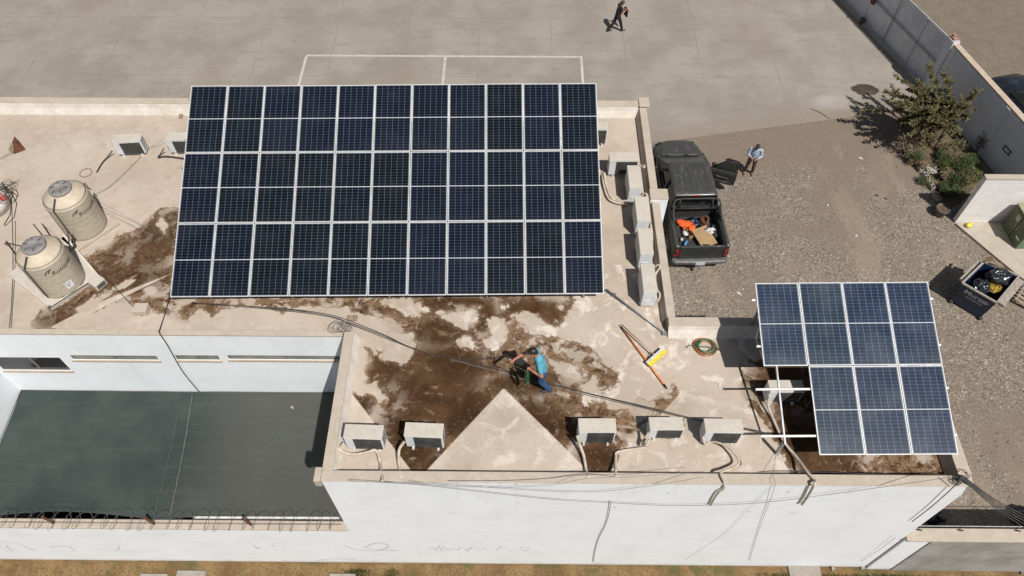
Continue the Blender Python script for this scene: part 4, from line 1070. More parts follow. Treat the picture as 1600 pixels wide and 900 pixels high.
# ================================================================== broom, pole, hose, litter on the roof
pw = thing('extension_pole', 'bright orange extension pole lying on the roof', 'pole', P(1010, 560, 6.08))
A_, B_ = P(971, 511, 6.06), P(1043, 608, 6.06)
MB().tube([A_.lerp(B_, .05), A_.lerp(B_, .93)], .019, 10).build('tube', 'pole_o', pw, True)
MB().tube([A_, A_.lerp(B_, .06)], .023, 10).build('grip', 'blackplastic', pw, True); MB().tube([A_.lerp(B_, .925), A_.lerp(B_, .965), B_], [.023, .022, .009], 10).build('tip', 'blackplastic', pw, True)
br = thing('push_broom', 'yellow and white push broom with bare handle lying on the roof', 'broom', P(1025, 558, 6.0))
C0, C1 = P(1014, 571, 6.12), P(1040, 548, 6.12); dr = (C1 - C0).normalized(); nr = Vector((-dr.y, dr.x, 0)); hc = (C0 + C1) / 2
MB().bar(C0 - nr*-.0, C1, .10, .05).build('bristles', 'yellow', br, True)
MB().bar(C0 + nr*.075 + Vector((0,0,.02)), C1 + nr*.075 + Vector((0,0,.02)), .06, .07).build('head', 'whitebag', br, True)
MB().tube([hc + nr*.06 + Vector((0,0,.03)), P(971, 507, 6.12)], .017, 8).build('handle', 'metalpole', br, True)
m = MB(); m.bar(hc + nr*.09 + dr*.17, hc + nr*.2, .012, .012); m.bar(hc + nr*.09 - dr*.17, hc + nr*.2, .012, .012); m.build('brace', 'blackplastic', br, True)
def hosecoil(c, rx, ry, n, seed, r=.012, zz=.02, tail=None, t3=None):
    rr = random.Random(seed); pts = []
    ph = 0; cx = cy = 0
    for k in range(n * 18):
        t = k / 18 * 2 * math.pi
        if k % 9 == 0: tx, ty, tr = rr.uniform(-.05,.05), rr.uniform(-.05,.05), rr.uniform(.72, 1.05)
        if k == 0: cr = tr
        cx += (tx-cx)*.15; cy += (ty-cy)*.15; cr = cr + (tr-cr)*.2
        pts.append(c + Vector((cx + rx*cr*math.cos(t), cy + ry*cr*math.sin(t), zz + .012*(k/18) % .05 + .01*math.sin(k))))
    if tail: pts += tail
    return pts
hc_ = P(1101, 543, RZ)
hz = thing('hose_coil', 'garden hose coiled in orange and green loops on the roof', 'hose', hc_)
MB().tube(hosecoil(hc_, .27, .25, 8, 1, .013, .02), .0125, 6).build('orange_hose', 'hose_o', hz, True)
MB().tube(hosecoil(hc_ + Vector((.03, -.02, .02)), .24, .22, 4, 5, .013, .03, [P(1084, 541, 6.04), P(1078, 539, 6.03), P(1072, 543, 6.03)]), .0125, 6).build('green_hose', 'hose_g', hz, True)

# ================================================================== PEOPLE
def blobmesh(name, bones, mat, parent, voxel=.011, smooth=4, mats=None):
    bm = bmesh.new()
    for b in bones:
        a_, c_ = Vector(b[0]), Vector(b[1]); ra, rb_ = b[2], b[3]; sc = b[4] if len(b) > 4 else (1,1,1)
        L = (c_ - a_).length; n = max(1, int(L / (min(ra, rb_) * .35)) + 1)
        for k in range(n + 1):
            t = k / n; p = a_.lerp(c_, t); r_ = ra + (rb_ - ra) * t
            mt = Matrix.Translation(p) @ Matrix.Diagonal((r_*sc[0], r_*sc[1], r_*sc[2], 1))
            bmesh.ops.create_icosphere(bm, subdivisions=2, radius=1, matrix=mt)
    me = bpy.data.meshes.new(name); bm.to_mesh(me); bm.free()
    o = bpy.data.objects.new(name, me); col.objects.link(o)
    r_ = o.modifiers.new('r', 'REMESH'); r_.mode = 'VOXEL'; r_.voxel_size = voxel
    s_ = o.modifiers.new('s', 'SMOOTH'); s_.iterations = smooth; s_.factor = .5
    dg = bpy.context.evaluated_depsgraph_get(); dg.update()
    me2 = bpy.data.meshes.new_from_object(o.evaluated_get(dg)); o.modifiers.clear(); o.data = me2
    bpy.data.meshes.remove(me)
    me2.name = name; me2.materials.clear(); me2.materials.append(M[mat])
    me2.polygons.foreach_set('use_smooth', [True] * len(me2.polygons))
    if mats:
        for mt_, test in mats:
            me2.materials.append(M[mt_]); mi = len(me2.materials) - 1
            for p in me2.polygons:
                if test(p.center): p.material_index = mi
    if parent: o.parent = parent
    return o
def hand(wr, dirv, palmn, side, curl=.5, s=1.0):
    """bones of a hand: palm plus five separate bent fingers. dirv: wrist->fingers, palmn: palm normal"""
    d = Vector(dirv).normalized(); n = Vector(palmn); n = (n - d*n.dot(d)).normalized(); x = d.cross(n) * side
    wr = Vector(wr); out = []
    for k in (-1, -.33, .33, 1): out.append((wr + d*.01, wr + d*.085*s + x*k*.028*s, .017*s, .013*s))
    for k, L in ((-1, .065), (-.33, .078), (.33, .083), (1, .072)):
        b0 = wr + d*.085*s + x*k*.030*s; a1 = curl*.7; d1 = (d*math.cos(a1) + n*math.sin(a1)); a2 = curl*1.7; d2 = (d*math.cos(a2) + n*math.sin(a2))
        b1 = b0 + d1*L*.5*s; b2 = b1 + d2*L*.5*s; out += [(b0, b1, .0095*s, .0088*s), (b1, b2, .0088*s, .0075*s)]
    t0 = wr + d*.02*s + x*.022*s; t1 = t0 + (d*.55 + x*.75 + n*.2).normalized()*.045*s; t2 = t1 + (d*.85 + x*.2 + n*.5).normalized()*.035*s
    out += [(t0, t1, .013*s, .011*s), (t1, t2, .011*s, .009*s)]
    return out
def person(label, loc, rz, J, cloth, hairmat='hair', longhair=False, scale=1.0, tuck=False):
    """J: joints in a frame where the person faces +y; R = +x side"""
    root = thing('person', label, 'person', loc, rz); root.scale = (scale,)*3
    V_ = {k: Vector(v) for k, v in J.items() if isinstance(v, tuple)}
    up = (V_['neck'] - V_['chest']).normalized()
    hd = V_['head']; face = Vector(J.get('face', (0, 1, 0))).normalized(); hu = (hd - V_['neck']).normalized(); fx = face - hu*face.dot(hu)
    face = fx.normalized(); sd = face.cross(hu)
    B = [(V_['pelvis'], V_['chest'], .115, .12, (1.15,.85,1)), (V_['chest'], V_['neck'] - up*.08, .12, .10, (1.25,.8,1)), (V_['neck'] - up*.05, hd - hu*.05, .055, .052),
         (hd + hu*.02, hd + hu*.03, .085, .085, (.92,1.05,1.12)), (hd - hu*.03 + face*.02, hd - hu*.075 + face*.035, .066, .045),
         (hd + face*.085, hd + face*.098 - hu*.022, .011, .015), (hd - hu*.05 + face*.075, hd - hu*.05 + face*.078, .02, .02, (1.2,.6,.6))]
    for s in (1, -1): B += [(hd + sd*s*.078 - hu*.005, hd + sd*s*.085 + hu*.02 - face*.005, .014, .016, (.5,1,1))]
    for s, q in ((1, 'R'), (-1, 'L')):
        sh, el, wr = V_['sh'+q], V_['el'+q], V_['wr'+q]; hp, kn, an = V_['hip'+q], V_['kn'+q], V_['an'+q]
        B += [(V_['neck'] - up*.07, sh, .06, .055), (sh, el, .05, .04), (el, wr, .040, .027)]
        B += hand(wr, (wr - el).normalized() + Vector(J.get('hd'+q, (0,0,0))), J.get('pn'+q, (0,0,-1)), s * J.get('ts'+q, 1), J.get('curl'+q, .6))
        B += [(V_['pelvis'], hp, .1, .09), (hp, kn, .085, .055), (kn, an, .054, .036), (an, an + Vector((0,.06,-.03)), .035, .03)]
    eyes = [hd + face*.082 + sd*s*.031 + hu*.018 for s in (1,-1)]; mouth = hd - hu*.052 + face*.09
    blobmesh('body', B, 'skin', root, .0085, 3, [('eye', lambda c: any((c-e).length < .014 for e in eyes)), ('lip', lambda c: abs((c-mouth).dot(hu)) < .008 and (c-mouth).length < .026)])
    Hh = [(hd + hu*.045 - face*.02, hd + hu*.04 - face*.03, .092, .09, (.98,1.05,1.0)), (hd - face*.035 + hu*.02, hd - face*.045 - hu*.04, .08, .06), (hd + hu*.075 + face*.03, hd + hu*.085 - face*.01, .05, .06, (1.3,1,.7))]
    if longhair: Hh += [(hd - face*.06, V_['neck'] - face*.09 - up*.05, .075, .055), (V_['neck'] - face*.09 - up*.05, V_['neck'] - face*.11 - up*.16, .055, .03)]
    blobmesh('hair', Hh, hairmat, root, .012, 3)
    top, sleeve = cloth['shirt'], cloth.get('sleeve', .5)
    T = [(V_['pelvis'] - up*.05, V_['chest'], .13, .135, (1.2,.92,1)), (V_['chest'], V_['neck'] - up*.09, .137, .115, (1.28,.85,1)), (V_['neck'] - up*.05, V_['neck'] - up*.02, .066, .06)]
    for q in 'RL':
        sh, el, wr = V_['sh'+q], V_['el'+q], V_['wr'+q]
        T += [(V_['neck'] - up*.075, sh, .07, .068)]
        if sleeve <= 1: T += [(sh, sh.lerp(el, sleeve), .066, .062)]
        else: T += [(sh, el, .066, .054), (el, el.lerp(wr, sleeve-1), .053, .044)]
    blobmesh('shirt', T, top, root, .011, 4)
    K = [(V_['pelvis'] + up*.03, V_['pelvis'] - up*.03, .122, .122, (1.18,.92,1))]
    for q in 'RL':
        hp, kn, an = V_['hip'+q], V_['kn'+q], V_['an'+q]
        K += [(V_['pelvis'] - Vector((0,0,.02)), hp, .11, .105), (hp, kn, .1, .075), (kn, an + Vector((0,0,.02)), .074, .062)]
    blobmesh('trousers', K, cloth['pants'], root, .011, 4)
    for q in 'RL':
        an = V_['an'+q]; f = Vector(J.get('ft'+q, (0,1,0))).normalized()
        z = an.z - .045
        blobmesh('shoe', [(an - f*.04 + Vector((0,0,-.04)), an + f*.07 + Vector((0,0,-.048)), .045, .042, (1,1,.9)), (an + f*.07 + Vector((0,0,-.05)), an + f*.16 + Vector((0,0,-.055)), .042, .033, (1.05,1,.75))], cloth['shoe'], root, .01, 3)
    return root
# man cleaning on the roof, facing left (west), reaching down with his right hand
fo = P(848, 606, 6.0)
Jm = dict(pelvis=(.02,.08,.92), chest=(.03,.12,1.18), neck=(.05,.19,1.40), head=(.06,.28,1.54), face=(0,.75,-.6), shR=(.23,.18,1.33), shL=(-.13,.16,1.31),
          elR=(.26,.44,1.19), wrR=(.16,.68,1.12), elL=(-.28,.12,1.06), wrL=(-.10,.33,1.06), hipR=(.09,.10,.86), hipL=(-.09,.08,.86), knR=(.13,.09,.48), knL=(-.09,.09,.47),
          anR=(.14,.04,.085), anL=(-.1,-.10,.085), pnR=(-.3,.2,-1), curlR=.9, pnL=(.5,.4,-.3), curlL=1.1)
mr = person('man in a turquoise shirt and jeans cleaning the roof, holding green hose', (fo.x + .03, fo.y, 6.0), R(96), Jm, dict(shirt='shirt_blue', sleeve=.6, pants='jeans', shoe='shoe'), scale=1.05)
mrm = Matrix.Translation((fo.x + .03, fo.y, 6.0)) @ Matrix.Rotation(R(96), 4, 'Z') @ Matrix.Scale(1.05, 4)
hw = mrm @ Vector((-.10, .42, 1.0)); hx = mrm @ Vector((.12, .78, 1.06))
# hose bundle hanging from his left hand
hb = thing('hose_bundle', 'bundle of green hose loops hanging from the hand of the man on the roof', 'hose', hw)
for nm, mt, n_, sd_ in (('green_hose', 'hose_g', 5, 1), ('pale_hose', 'leaf2', 2, 7)):
    m = MB(); rr = random.Random(sd_)
    for k in range(n_):
        L = rr.uniform(.24, .32); w_ = rr.uniform(.05, .09); off = Vector((rr.uniform(-.03,.03), rr.uniform(-.05,.05), 0))
        m.tube([hw + off + Vector((.35*w_*math.cos(t), w_*math.cos(t), -L + L*math.sin(t) + .02)) for t in np.linspace(0, 2*math.pi, 20, endpoint=False)], .011, 5, closed=True)
    m.build(nm, mt, hb, True)
wire('spray_hose', 'thin dark hose stretched from the hands of the man on the roof to the left', 'hose', [hw, (hw + hx)/2 + Vector((0,0,.0)), hx, P(790,557,6.75), P(776,558,6.35), P(762,560,6.08), P(745,562,6.03), P(722,562,6.03)], .011, 'cable')
# man in pale shirt by the truck, looking at his hands, facing SSW
fo = P(1166, 272, 0)
Js = dict(pelvis=(0,0,.93), chest=(0,.03,1.2), neck=(0,.06,1.42), head=(0,.13,1.55), face=(0,.8,-.6), shR=(.2,.05,1.37), shL=(-.2,.05,1.37),
          elR=(.27,.08,1.1), wrR=(.08,.3,1.08), elL=(-.27,.08,1.1), wrL=(-.07,.3,1.06), hipR=(.09,0,.88), hipL=(-.09,0,.88), knR=(.13,.04,.48), knL=(-.12,.05,.48),
          anR=(.17,.0,.085), anL=(-.14,-.03,.085), pnR=(-.3,-.3,1), pnL=(.3,-.3,1), curlR=.8, curlL=.8)
person('man in a pale blue shirt and dark trousers standing by the open truck door', (fo.x+.08, fo.y+.05, 0), R(165), Js, dict(shirt='shirt_pale', sleeve=1.6, pants='trousers', shoe='brownshoe'))
pm = Matrix.Translation((fo.x+.08, fo.y+.05, 0)) @ Matrix.Rotation(R(165), 4, 'Z')
ph = thing('phone', 'small dark phone held by the man in the pale shirt', 'phone', pm @ Vector((0, .37, 1.12)), R(165)); ph.rotation_euler = (R(35), 0, R(165))
MB().box((-.037, -.075, -.005), (.037, .075, .004)).build('case', 'blackplastic', ph, False, .003); MB().box((-.033, -.07, .0045), (.033, .07, .006)).build('screen', 'carglass', ph)
# woman walking at the top
fo = P(961, 49, 0)
Jw = dict(pelvis=(0,.05,.9), chest=(0,.08,1.14), neck=(0,.13,1.34), head=(0,.20,1.47), face=(0,.8,-.5), shR=(.16,.12,1.3), shL=(-.16,.12,1.3),
          elR=(.22,.12,1.05), wrR=(.1,.36,1.12), elL=(-.22,.16,1.05), wrL=(-.04,.38,1.1), hipR=(.08,.05,.86), hipL=(-.08,.05,.86), knR=(.08,.2,.47), knL=(-.08,-.06,.48),
          anR=(.09,.3,.085), anL=(-.08,-.32,.12), pnR=(-1,.2,0), pnL=(1,.2,0), curlR=.8, curlL=.8)
person('woman in black walking across the concrete yard with a dark bag', (fo.x, fo.y, 0), R(-70), Jw, dict(shirt='blackcloth', sleeve=.5, pants='blackcloth', shoe='shoe'), 'hairb', True)
wm = Matrix.Translation(fo) @ Matrix.Rotation(R(-70), 4, 'Z'); q = wm @ Vector((.02, .42, .98))
wb = thing('black_bag', 'flat black bag held in front of the walking woman', 'bag', q, R(-70))
MB().box((-.17, -.04, -.2), (.17, .05, .17)).build('body', 'blackcloth', wb, False, .03); MB().tube([(-.1,0,.16),(-.06,0,.24),(.06,0,.24),(.1,0,.16)], .012, 6).build('handle', 'blackcloth', wb)

# ================================================================== PICKUP TRUCK
tk = thing('pickup_truck', 'dusty dark grey crew cab pickup with its right front door open and loaded bed', 'pickup truck', (6.62, 16.78, 0), R(2.2))
def ring(y, w, z0, z1, tum=0.0, cr=.12, flat=.0):
    """cross-section of a body at y, half width w"""
    wt = w - tum
    return [(-w+.04, y, z0), (w-.04, y, z0), (w, y, z0+.12), (w, y, z0+(z1-z0)*.6), (wt+.0, y, z1-cr*.5), (wt-cr, y, z1), (-wt+cr, y, z1), (-wt, y, z1-cr*.5), (-w, y, z0+(z1-z0)*.6), (-w, y, z0+.12)]
m = MB()  # front body: from bed front to nose
m.loft([ring(1.98,.99,.42,1.1,.02), ring(3.0,.99,.42,1.1,.02), ring(4.1,.985,.42,1.1,.03), ring(4.45,.98,.42,1.12,.05), ring(5.0,.97,.42,1.1,.09), ring(5.25,.94,.42,1.06,.13), ring(5.55,.87,.42,1.0,.17), ring(5.78,.73,.42,.92,.17), ring(5.93,.50,.45,.82,.12), ring(5.96,.3,.5,.74,.08)], True)
body = m.build('body', 'truck', tk, False, 0)
m = MB()  # hood bulge
def flat(y, w, z, h=.03): return [(-w, y, z-.06), (w, y, z-.06), (w-.05, y, z+h*.8), (w-.25, y, z+h), (-w+.25, y, z+h), (-w+.05, y, z+h*.8)]
m.loft([flat(4.78,.80,1.115), flat(5.0,.80,1.10), flat(5.35,.74,1.06), flat(5.66,.60,.99), flat(5.8,.42,.92)], True); m.build('hood', 'truck', tk, False, .01)
m = MB()  # cab greenhouse: pillars + roof
def gh(y, wb, wt, zb, zt): return [(-wb, y, zb), (wb, y, zb), (wt, y, zt), (-wt, y, zt)]
glass = MB().loft([[(-.90,2.02,1.08),(.90,2.02,1.08),(.88,4.80,1.10),(-.88,4.80,1.10)], [(-.745,2.10,1.74),(.745,2.10,1.74),(.735,3.66,1.74),(-.735,3.66,1.74)]])
glass.build('windows', 'carglass', tk, False, .01)
rf = MB()
def rr_(w, y0, y1, z):
    pts = []
    for cx, cy, a0 in ((w-.1, y1-.1, 0), (-w+.1, y1-.1, 90), (-w+.1, y0+.1, 180), (w-.1, y0+.1, 270)):
        for k in range(4): t = R(a0 + k*30); pts.append((cx+.1*math.cos(t), cy+.1*math.sin(t), z))
    return pts
rf.loft([rr_(.79, 2.04, 3.76, 1.72), rr_(.80, 2.04, 3.76, 1.76), rr_(.77, 2.07, 3.72, 1.80), rr_(.62, 2.2, 3.58, 1.825)], True)
ro = rf.build('roof', 'truck', tk)
m = MB()
for x in (-.5, -.3, -.1, .1, .3, .5): m.box((x-.02, 2.25, 1.815), (x+.02, 3.55, 1.838))
m.build('rib', 'truck', ro, False, .008)
for s in (-1, 1):
    for bar_ in (((s*.90, 4.76, 1.1), (s*.76, 3.68, 1.74), .07, .06), ((s*.93, 3.02, 1.1), (s*.775, 3.0, 1.74), .10, .05, (1,0,0)), ((s*.92, 2.03, 1.08), (s*.765, 2.1, 1.74), .16, .06, (1,0,0))):
        MB().bar(*bar_).build('pillar', 'truck', tk)

MB().box((-.14, 2.02, 1.775), (.14, 2.06, 1.80)).build('brake_light', 'red', tk)
MB().tube([(-.6, 4.78, 1.14), (-.15, 4.6, 1.24)], .012, 5).build('wiper', 'blackplastic', tk); MB().tube([(.1, 4.8, 1.14), (.6, 4.6, 1.24)], .012, 5).build('wiper', 'blackplastic', tk)
MB().prism([(-.82, 4.70), (.82, 4.70), (.70, 4.86), (-.70, 4.86)], 1.10, 1.135).build('cowl', 'blackplastic', tk)
# bed: outer sides, liner floor and inner walls
def bside(s):
    m = MB(); prof = [(.995, .5), (.995, .75), (1.005, .95), (.985, 1.26), (.96, 1.32), (.85, 1.32), (.84, 1.28), (.83, .80), (.83, .5)]
    m.loft([[(s*x*k, y, z) for x, z in prof] for y, k in ((.04, .97), (.2, 1.0), (1.0, 1.0), (1.96, .995))], True); return m
for s in (-1, 1): bside(s).build('bed_side', 'truck', tk, False, 0)
m = MB(); m.box((-.83, .06, .72), (.83, 1.96, .78)); m.box((-.828, 1.90, .78), (.828, 1.96, 1.28)); m.box((-.828, .18, .78), (-.80, 1.9, 1.28)); m.box((.80, .18, .78), (.828, 1.9, 1.28))
for x in np.linspace(-.66, .66, 9): m.box((float(x)-.03, .2, .781), (float(x)+.03, 1.88, .792))
m.box((-.8, .75, .79), (-.6, 1.3, 1.0)); m.box((.6, .75, .79), (.8, 1.3, 1.0))
m.build('bed_liner', 'liner', tk)
tg = MB().loft([[(x, y, z) for y, z in ((.0, .66), (.0, 1.28), (.02, 1.32), (.10, 1.32), (.12, 1.28), (.12, .66))] for x in (-.80, .80)], False).build('tailgate', 'truck', tk, False, .012)
MB().box((-.12, -.012, 1.10), (.12, -.001, 1.17)).build('handle', 'blackplastic', tg)
for s in (-1, 1):
    MB().loft([[(s*.81, -.02, .86), (s*.98, .02, .84), (s*1.0, .2, .86), (s*.98, .2, 1.14), (s*.96, .02, 1.16), (s*.82, -.01, 1.14)][::1], [(s*.81, .03, .86), (s*.95, .05, .84), (s*.95, .2, .86), (s*.95, .2, 1.14), (s*.93, .05, 1.16), (s*.82, .03, 1.14)]]).build('tail_light', 'red', tk, False, .01)
m = MB(); m.loft([[(x, y0_, z) for y0_, z in ((-.13+o_, .50), (-.16+o_, .56), (-.16+o_, .64), (-.12+o_, .68), (.05, .68), (.05, .50))] for x, o_ in ((-1.0,.12), (-.9,.02), (-.3,0), (.3,0), (.9,.02), (1.0,.12))], False); m.build('rear_bumper', 'bumper', tk, False, .01)
MB().box((-.17, -.185, .52), (.17, -.162, .66)).build('licence_plate', 'print', tk); MB().box((-.05, -.28, .42), (.05, -.1, .48)).tube([(0,-.27,.48),(0,-.27,.54)], .025, 8).build('tow_hitch', 'chrome', tk)
m = MB(); m.tube(spline([(-.93, 5.4, .56), (-.85, 5.75, .56), (-.5, 5.95, .56), (.5, 5.95, .56), (.85, 5.75, .56), (.93, 5.4, .56)], 5), .1, 8); m.build('front_bumper', 'bumper', tk)
for s in (-1, 1): MB().box((s*.5, 5.70, .70), (s*.74, 5.84, .84)).build('headlight', 'carglass', tk, False, .03)
m = MB()  # roll bar behind the cab
m.tube(spline([(-.88, 1.2, 1.33), (-.86, 1.55, 1.55), (-.76, 1.85, 1.78), (0, 1.88, 1.80), (.76, 1.85, 1.78), (.86, 1.55, 1.55), (.88, 1.2, 1.33)], 5), .035, 8)
m.tube([(-.86, 1.75, 1.42), (.86, 1.75, 1.42)], .03, 8); m.tube([(-.6, 1.8, 1.36), (-.6, 1.87, 1.78)], .03, 8); m.tube([(.6, 1.8, 1.36), (.6, 1.87, 1.78)], .03, 8)
m.build('roll_bar', 'blackplastic', tk)
MB().box((-.86, 1.78, 1.34), (.86, 1.93, 1.40)).build('bed_rail', 'blackplastic', tk)
for s in (-1, 1):
    for y in (.95, 4.95):
        wh = MB(); wh.cylx((s*.88, y, .39), .39, .26, 28); wo = wh.build('wheel', 'tyre', tk, False, .03)
        rm = MB(); rm.cylx((s*1.005, y, .39), .22, .03, 20)
        for k in range(5): t = k*2*math.pi/5; rm.bar((s*1.025, y, .39), (s*1.025, y+.2*math.cos(t), .39+.2*math.sin(t)), .05, .02, (1,0,0))
        rm.build('rim', 'chrome', wo)
        m = MB(); m.tube([(s*.995, y + .46*math.cos(t), .40 + .46*math.sin(t)) for t in np.linspace(-.1, math.pi+.1, 14)], .03, 6); m.build('wheel_arch', 'truck', tk)
mi = MB().ball((-1.12, 4.05, 1.2), .1, (1.0,.6,.8)).bar((-.95, 4.1, 1.12), (-1.1, 4.05, 1.16), .05).build('mirror', 'blackplastic', tk)
# dark interior opening behind the open door
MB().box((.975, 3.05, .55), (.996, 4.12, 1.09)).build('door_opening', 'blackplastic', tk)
m = MB(); m.box((.991, 2.05, .56), (1.0, 2.98, 1.09)); m.build('rear_door', 'truck', tk, False, .01)
MB().box((-1.0, 2.05, .56), (-.991, 2.98, 1.09)).build('rear_door', 'truck', tk, False, .01); MB().box((-1.0, 3.05, .56), (-.991, 4.1, 1.09)).build('front_door', 'truck', tk, False, .01)
# open passenger door
H = Vector((1.0, 4.12, 0)); dd = Matrix.Rotation(R(-22), 3, 'Z') @ Vector((1, 0, 0)); dn = Vector((dd.y, -dd.x, 0))  # dn points to the rear side
def dp(u, z, off=0): return H + dd*u + dn*off + Vector((0,0,z))
def dprism(poly, o0, o1):
    m = MB(); n = len(poly); m.add([dp(u, z, o0) for u, z in poly] + [dp(u, z, o1) for u, z in poly], [tuple(range(n))[::-1], tuple(range(n, 2*n))] + [(i, (i+1) % n, n+(i+1) % n, n+i) for i in range(n)]); return m
dr_ = dprism([(0,.5),(1.08,.5),(1.1,.8),(1.08,1.12),(0,1.12)], -.05, .05).build('open_door', 'truck', tk, False, .015)
dprism([(.05,.54),(1.03,.54),(1.05,.8),(1.03,1.08),(.05,1.08)], .051, .09).build('door_trim', 'blackplastic', dr_, False, .02)
m = MB(); m.bar(dp(.3,.86,.11), dp(.8,.84,.11), .06, .06); m.bar(dp(.25,.62,.105), dp(.95,.62,.105), .05, .14); m.build('armrest', 'liner', dr_, False, .01)
m = MB(); m.bar(dp(.35,.9,.14), dp(.5,.9,.14), .02, .03); m.bar(dp(.62,.68,.13), dp(.78,.68,.13), .012, .03); m.build('handle', 'chrome', dr_)
m = MB(); m.tube([dp(.05,1.12), dp(.55,1.62), dp(.98,1.66), dp(1.07,1.12)], .025, 6); m.build('window_frame', 'blackplastic', dr_)
dprism([(.1,1.12),(.55,1.6),(.96,1.64),(1.04,1.12)], -.006, .006).build('pane', 'carglass', dr_)
MB().ball(dp(.14,1.2,-.14), .1, (1,.7,.8)).build('mirror', 'blackplastic', dr_)
tm = Matrix.Translation((6.62, 16.78, 0)) @ Matrix.Rotation(R(2.2), 4, 'Z')
def T(x, y, z): return tm @ Vector((x, y, z))
# load in the bed
def load(name, label, cat, mb, mat, loc, rz=0):
    o = mb.build(name, mat); o.location = loc; o.rotation_euler = (0, 0, rz); tag(o, label, cat); return o
o = load('cardboard_sheet', 'flat brown cardboard sheet lying in the truck bed', 'cardboard', MB().box((-.3,-.42,0), (.3,.42,.012)).box((-.28,-.4,.012),(.2,.3,.02)), 'card', T(.22, .72, 1.03), R(22)); o.rotation_euler = (R(5), R(-4), R(22))
def lump(sc, r, seed, rough=.35, n=14): return MB().ball((0,0,0), r, sc, n, 10, rough, seed)
m = lump((1.5,1.0,.5), .17, 1, .5); m.ball((.2,-.16,0), .14, (.9,1.6,.5), 12, 8, .5, 4); m.ball((-.18,.12,.02), .12, (1.4,.8,.5), 12, 8, .5, 9)
load('orange_vest', 'crumpled orange safety vest near the cab end of the bed', 'vest', m, 'orange', T(-.35, 1.35, .98))
m = MB()
for k in range(9): 
    a_ = random.Random(k).uniform(0, 3); m.tube([Vector((.17*math.cos(t)*math.cos(a_), .17*math.sin(t), .03*k-.05+.13*math.cos(t)*math.sin(a_))) for t in np.linspace(0, 6.283, 16, endpoint=False)], .02, 5, closed=True)
m.ball((0,0,0), .11, (1,1,1), 10, 8, .3, 3)
load('rope_ball', 'round brown tangle of rope in the truck bed', 'rope', m, 'brownrope', T(.33, 1.42, .98))
load('paper_bag', 'crumpled white printed bag on the cardboard in the bed', 'bag', lump((1.2,1,.5), .13, 5, .5), 'whitebag', T(.46, 1.0, 1.08))
load('white_rag', 'small white rag beside the orange vest in the bed', 'rag', lump((1,1.1,.5), .10, 6, .5), 'whitebag', T(-.42, 1.0, .92))
load('water_bottle', 'small blue bottle near the tailgate of the truck', 'bottle', MB().tube([(-.12,0,0),(.06,0,0),(.09,0,0),(.13,0,0)], [.045,.045,.02,.02], 10), 'bluebottle', T(-.47, .52, .95), R(60))
load('red_cloth', 'bright red cloth in the left rear corner of the bed', 'cloth', lump((1.3,1,.45), .12, 8, .5), 'redcloth', T(-.32, .27, .92))
load('white_cup', 'small white cup left of the blue bottle', 'cup', MB().lathe([(.04,0),(.05,.12)], n=12), 'whitebag', T(-.60, .68, .88))
load('black_sack', 'black sack against the tailgate inside the bed', 'sack', lump((1.6,.8,.6), .17, 11, .4), 'bag', T(.38, .30, .93))
load('dark_jacket', 'dark bluish jacket heap at the front of the bed', 'jacket', lump((1.4,1,.55), .2, 12, .5), 'bin', T(.02, 1.5, .92))
load('cardboard_box', 'small open cardboard box behind the orange vest', 'box', MB().box((-.13,-.18,0),(-.12,.18,.18)).box((.12,-.18,0),(.13,.18,.18)).box((-.12,-.18,0),(.12,-.17,.18)).box((-.12,.17,0),(.12,.18,.18)).box((-.12,-.17,0),(.12,.17,.01)), 'card', T(-.2, 1.0, .80), R(15))

# car beyond the block wall
pc = P(1576, 112, .8)
car = thing('parked_car', 'dark blue car parked in the street behind the block wall', 'car', (pc.x + .35, pc.y - 2.05, 0), R(14))
m = MB(); m.loft([[(x*k, y, z) for x, z in ((-.86,.3),(.86,.3),(.88,.6),(.84,.8*zz),(.6,.86*zz),(-.6,.86*zz),(-.84,.8*zz),(-.88,.6))] for y, k, zz in ((-2.0,.95,1.05),(-1,1,1.08),(.3,1,1.08),(1.1,.98,1.03),(1.7,.92,.95),(2.0,.8,.82),(2.1,.6,.7))], True); m.build('body', 'carpaint', car)
m = MB(); m.loft([[(-.76,-1.5,.9),(.76,-1.5,.9),(.76,.75,.92),(-.76,.75,.92)], [(-.56,-1.0,1.38),(.56,-1.0,1.38),(.56,.05,1.38),(-.56,.05,1.38)]]); m.build('windows', 'carglass', car, False, .01)
MB().prism([(-.58,-1.02),(.58,-1.02),(.58,.07),(-.58,.07)], 1.382, 1.42).build('roof', 'carpaint', car, False, .02)
MB().tube([(-.5,.8,.94),(.1,.7,.97)], .012, 5).build('wiper', 'blackplastic', car); MB().tube([(.1,.8,.94),(.6,.7,.97)], .012, 5).build('wiper', 'blackplastic', car)
for s in (-1,1):
    for y in (-1.3, 1.3): MB().cylx((s*.78, y, .31), .31, .2, 24).build('wheel', 'tyre', car, False, .02)

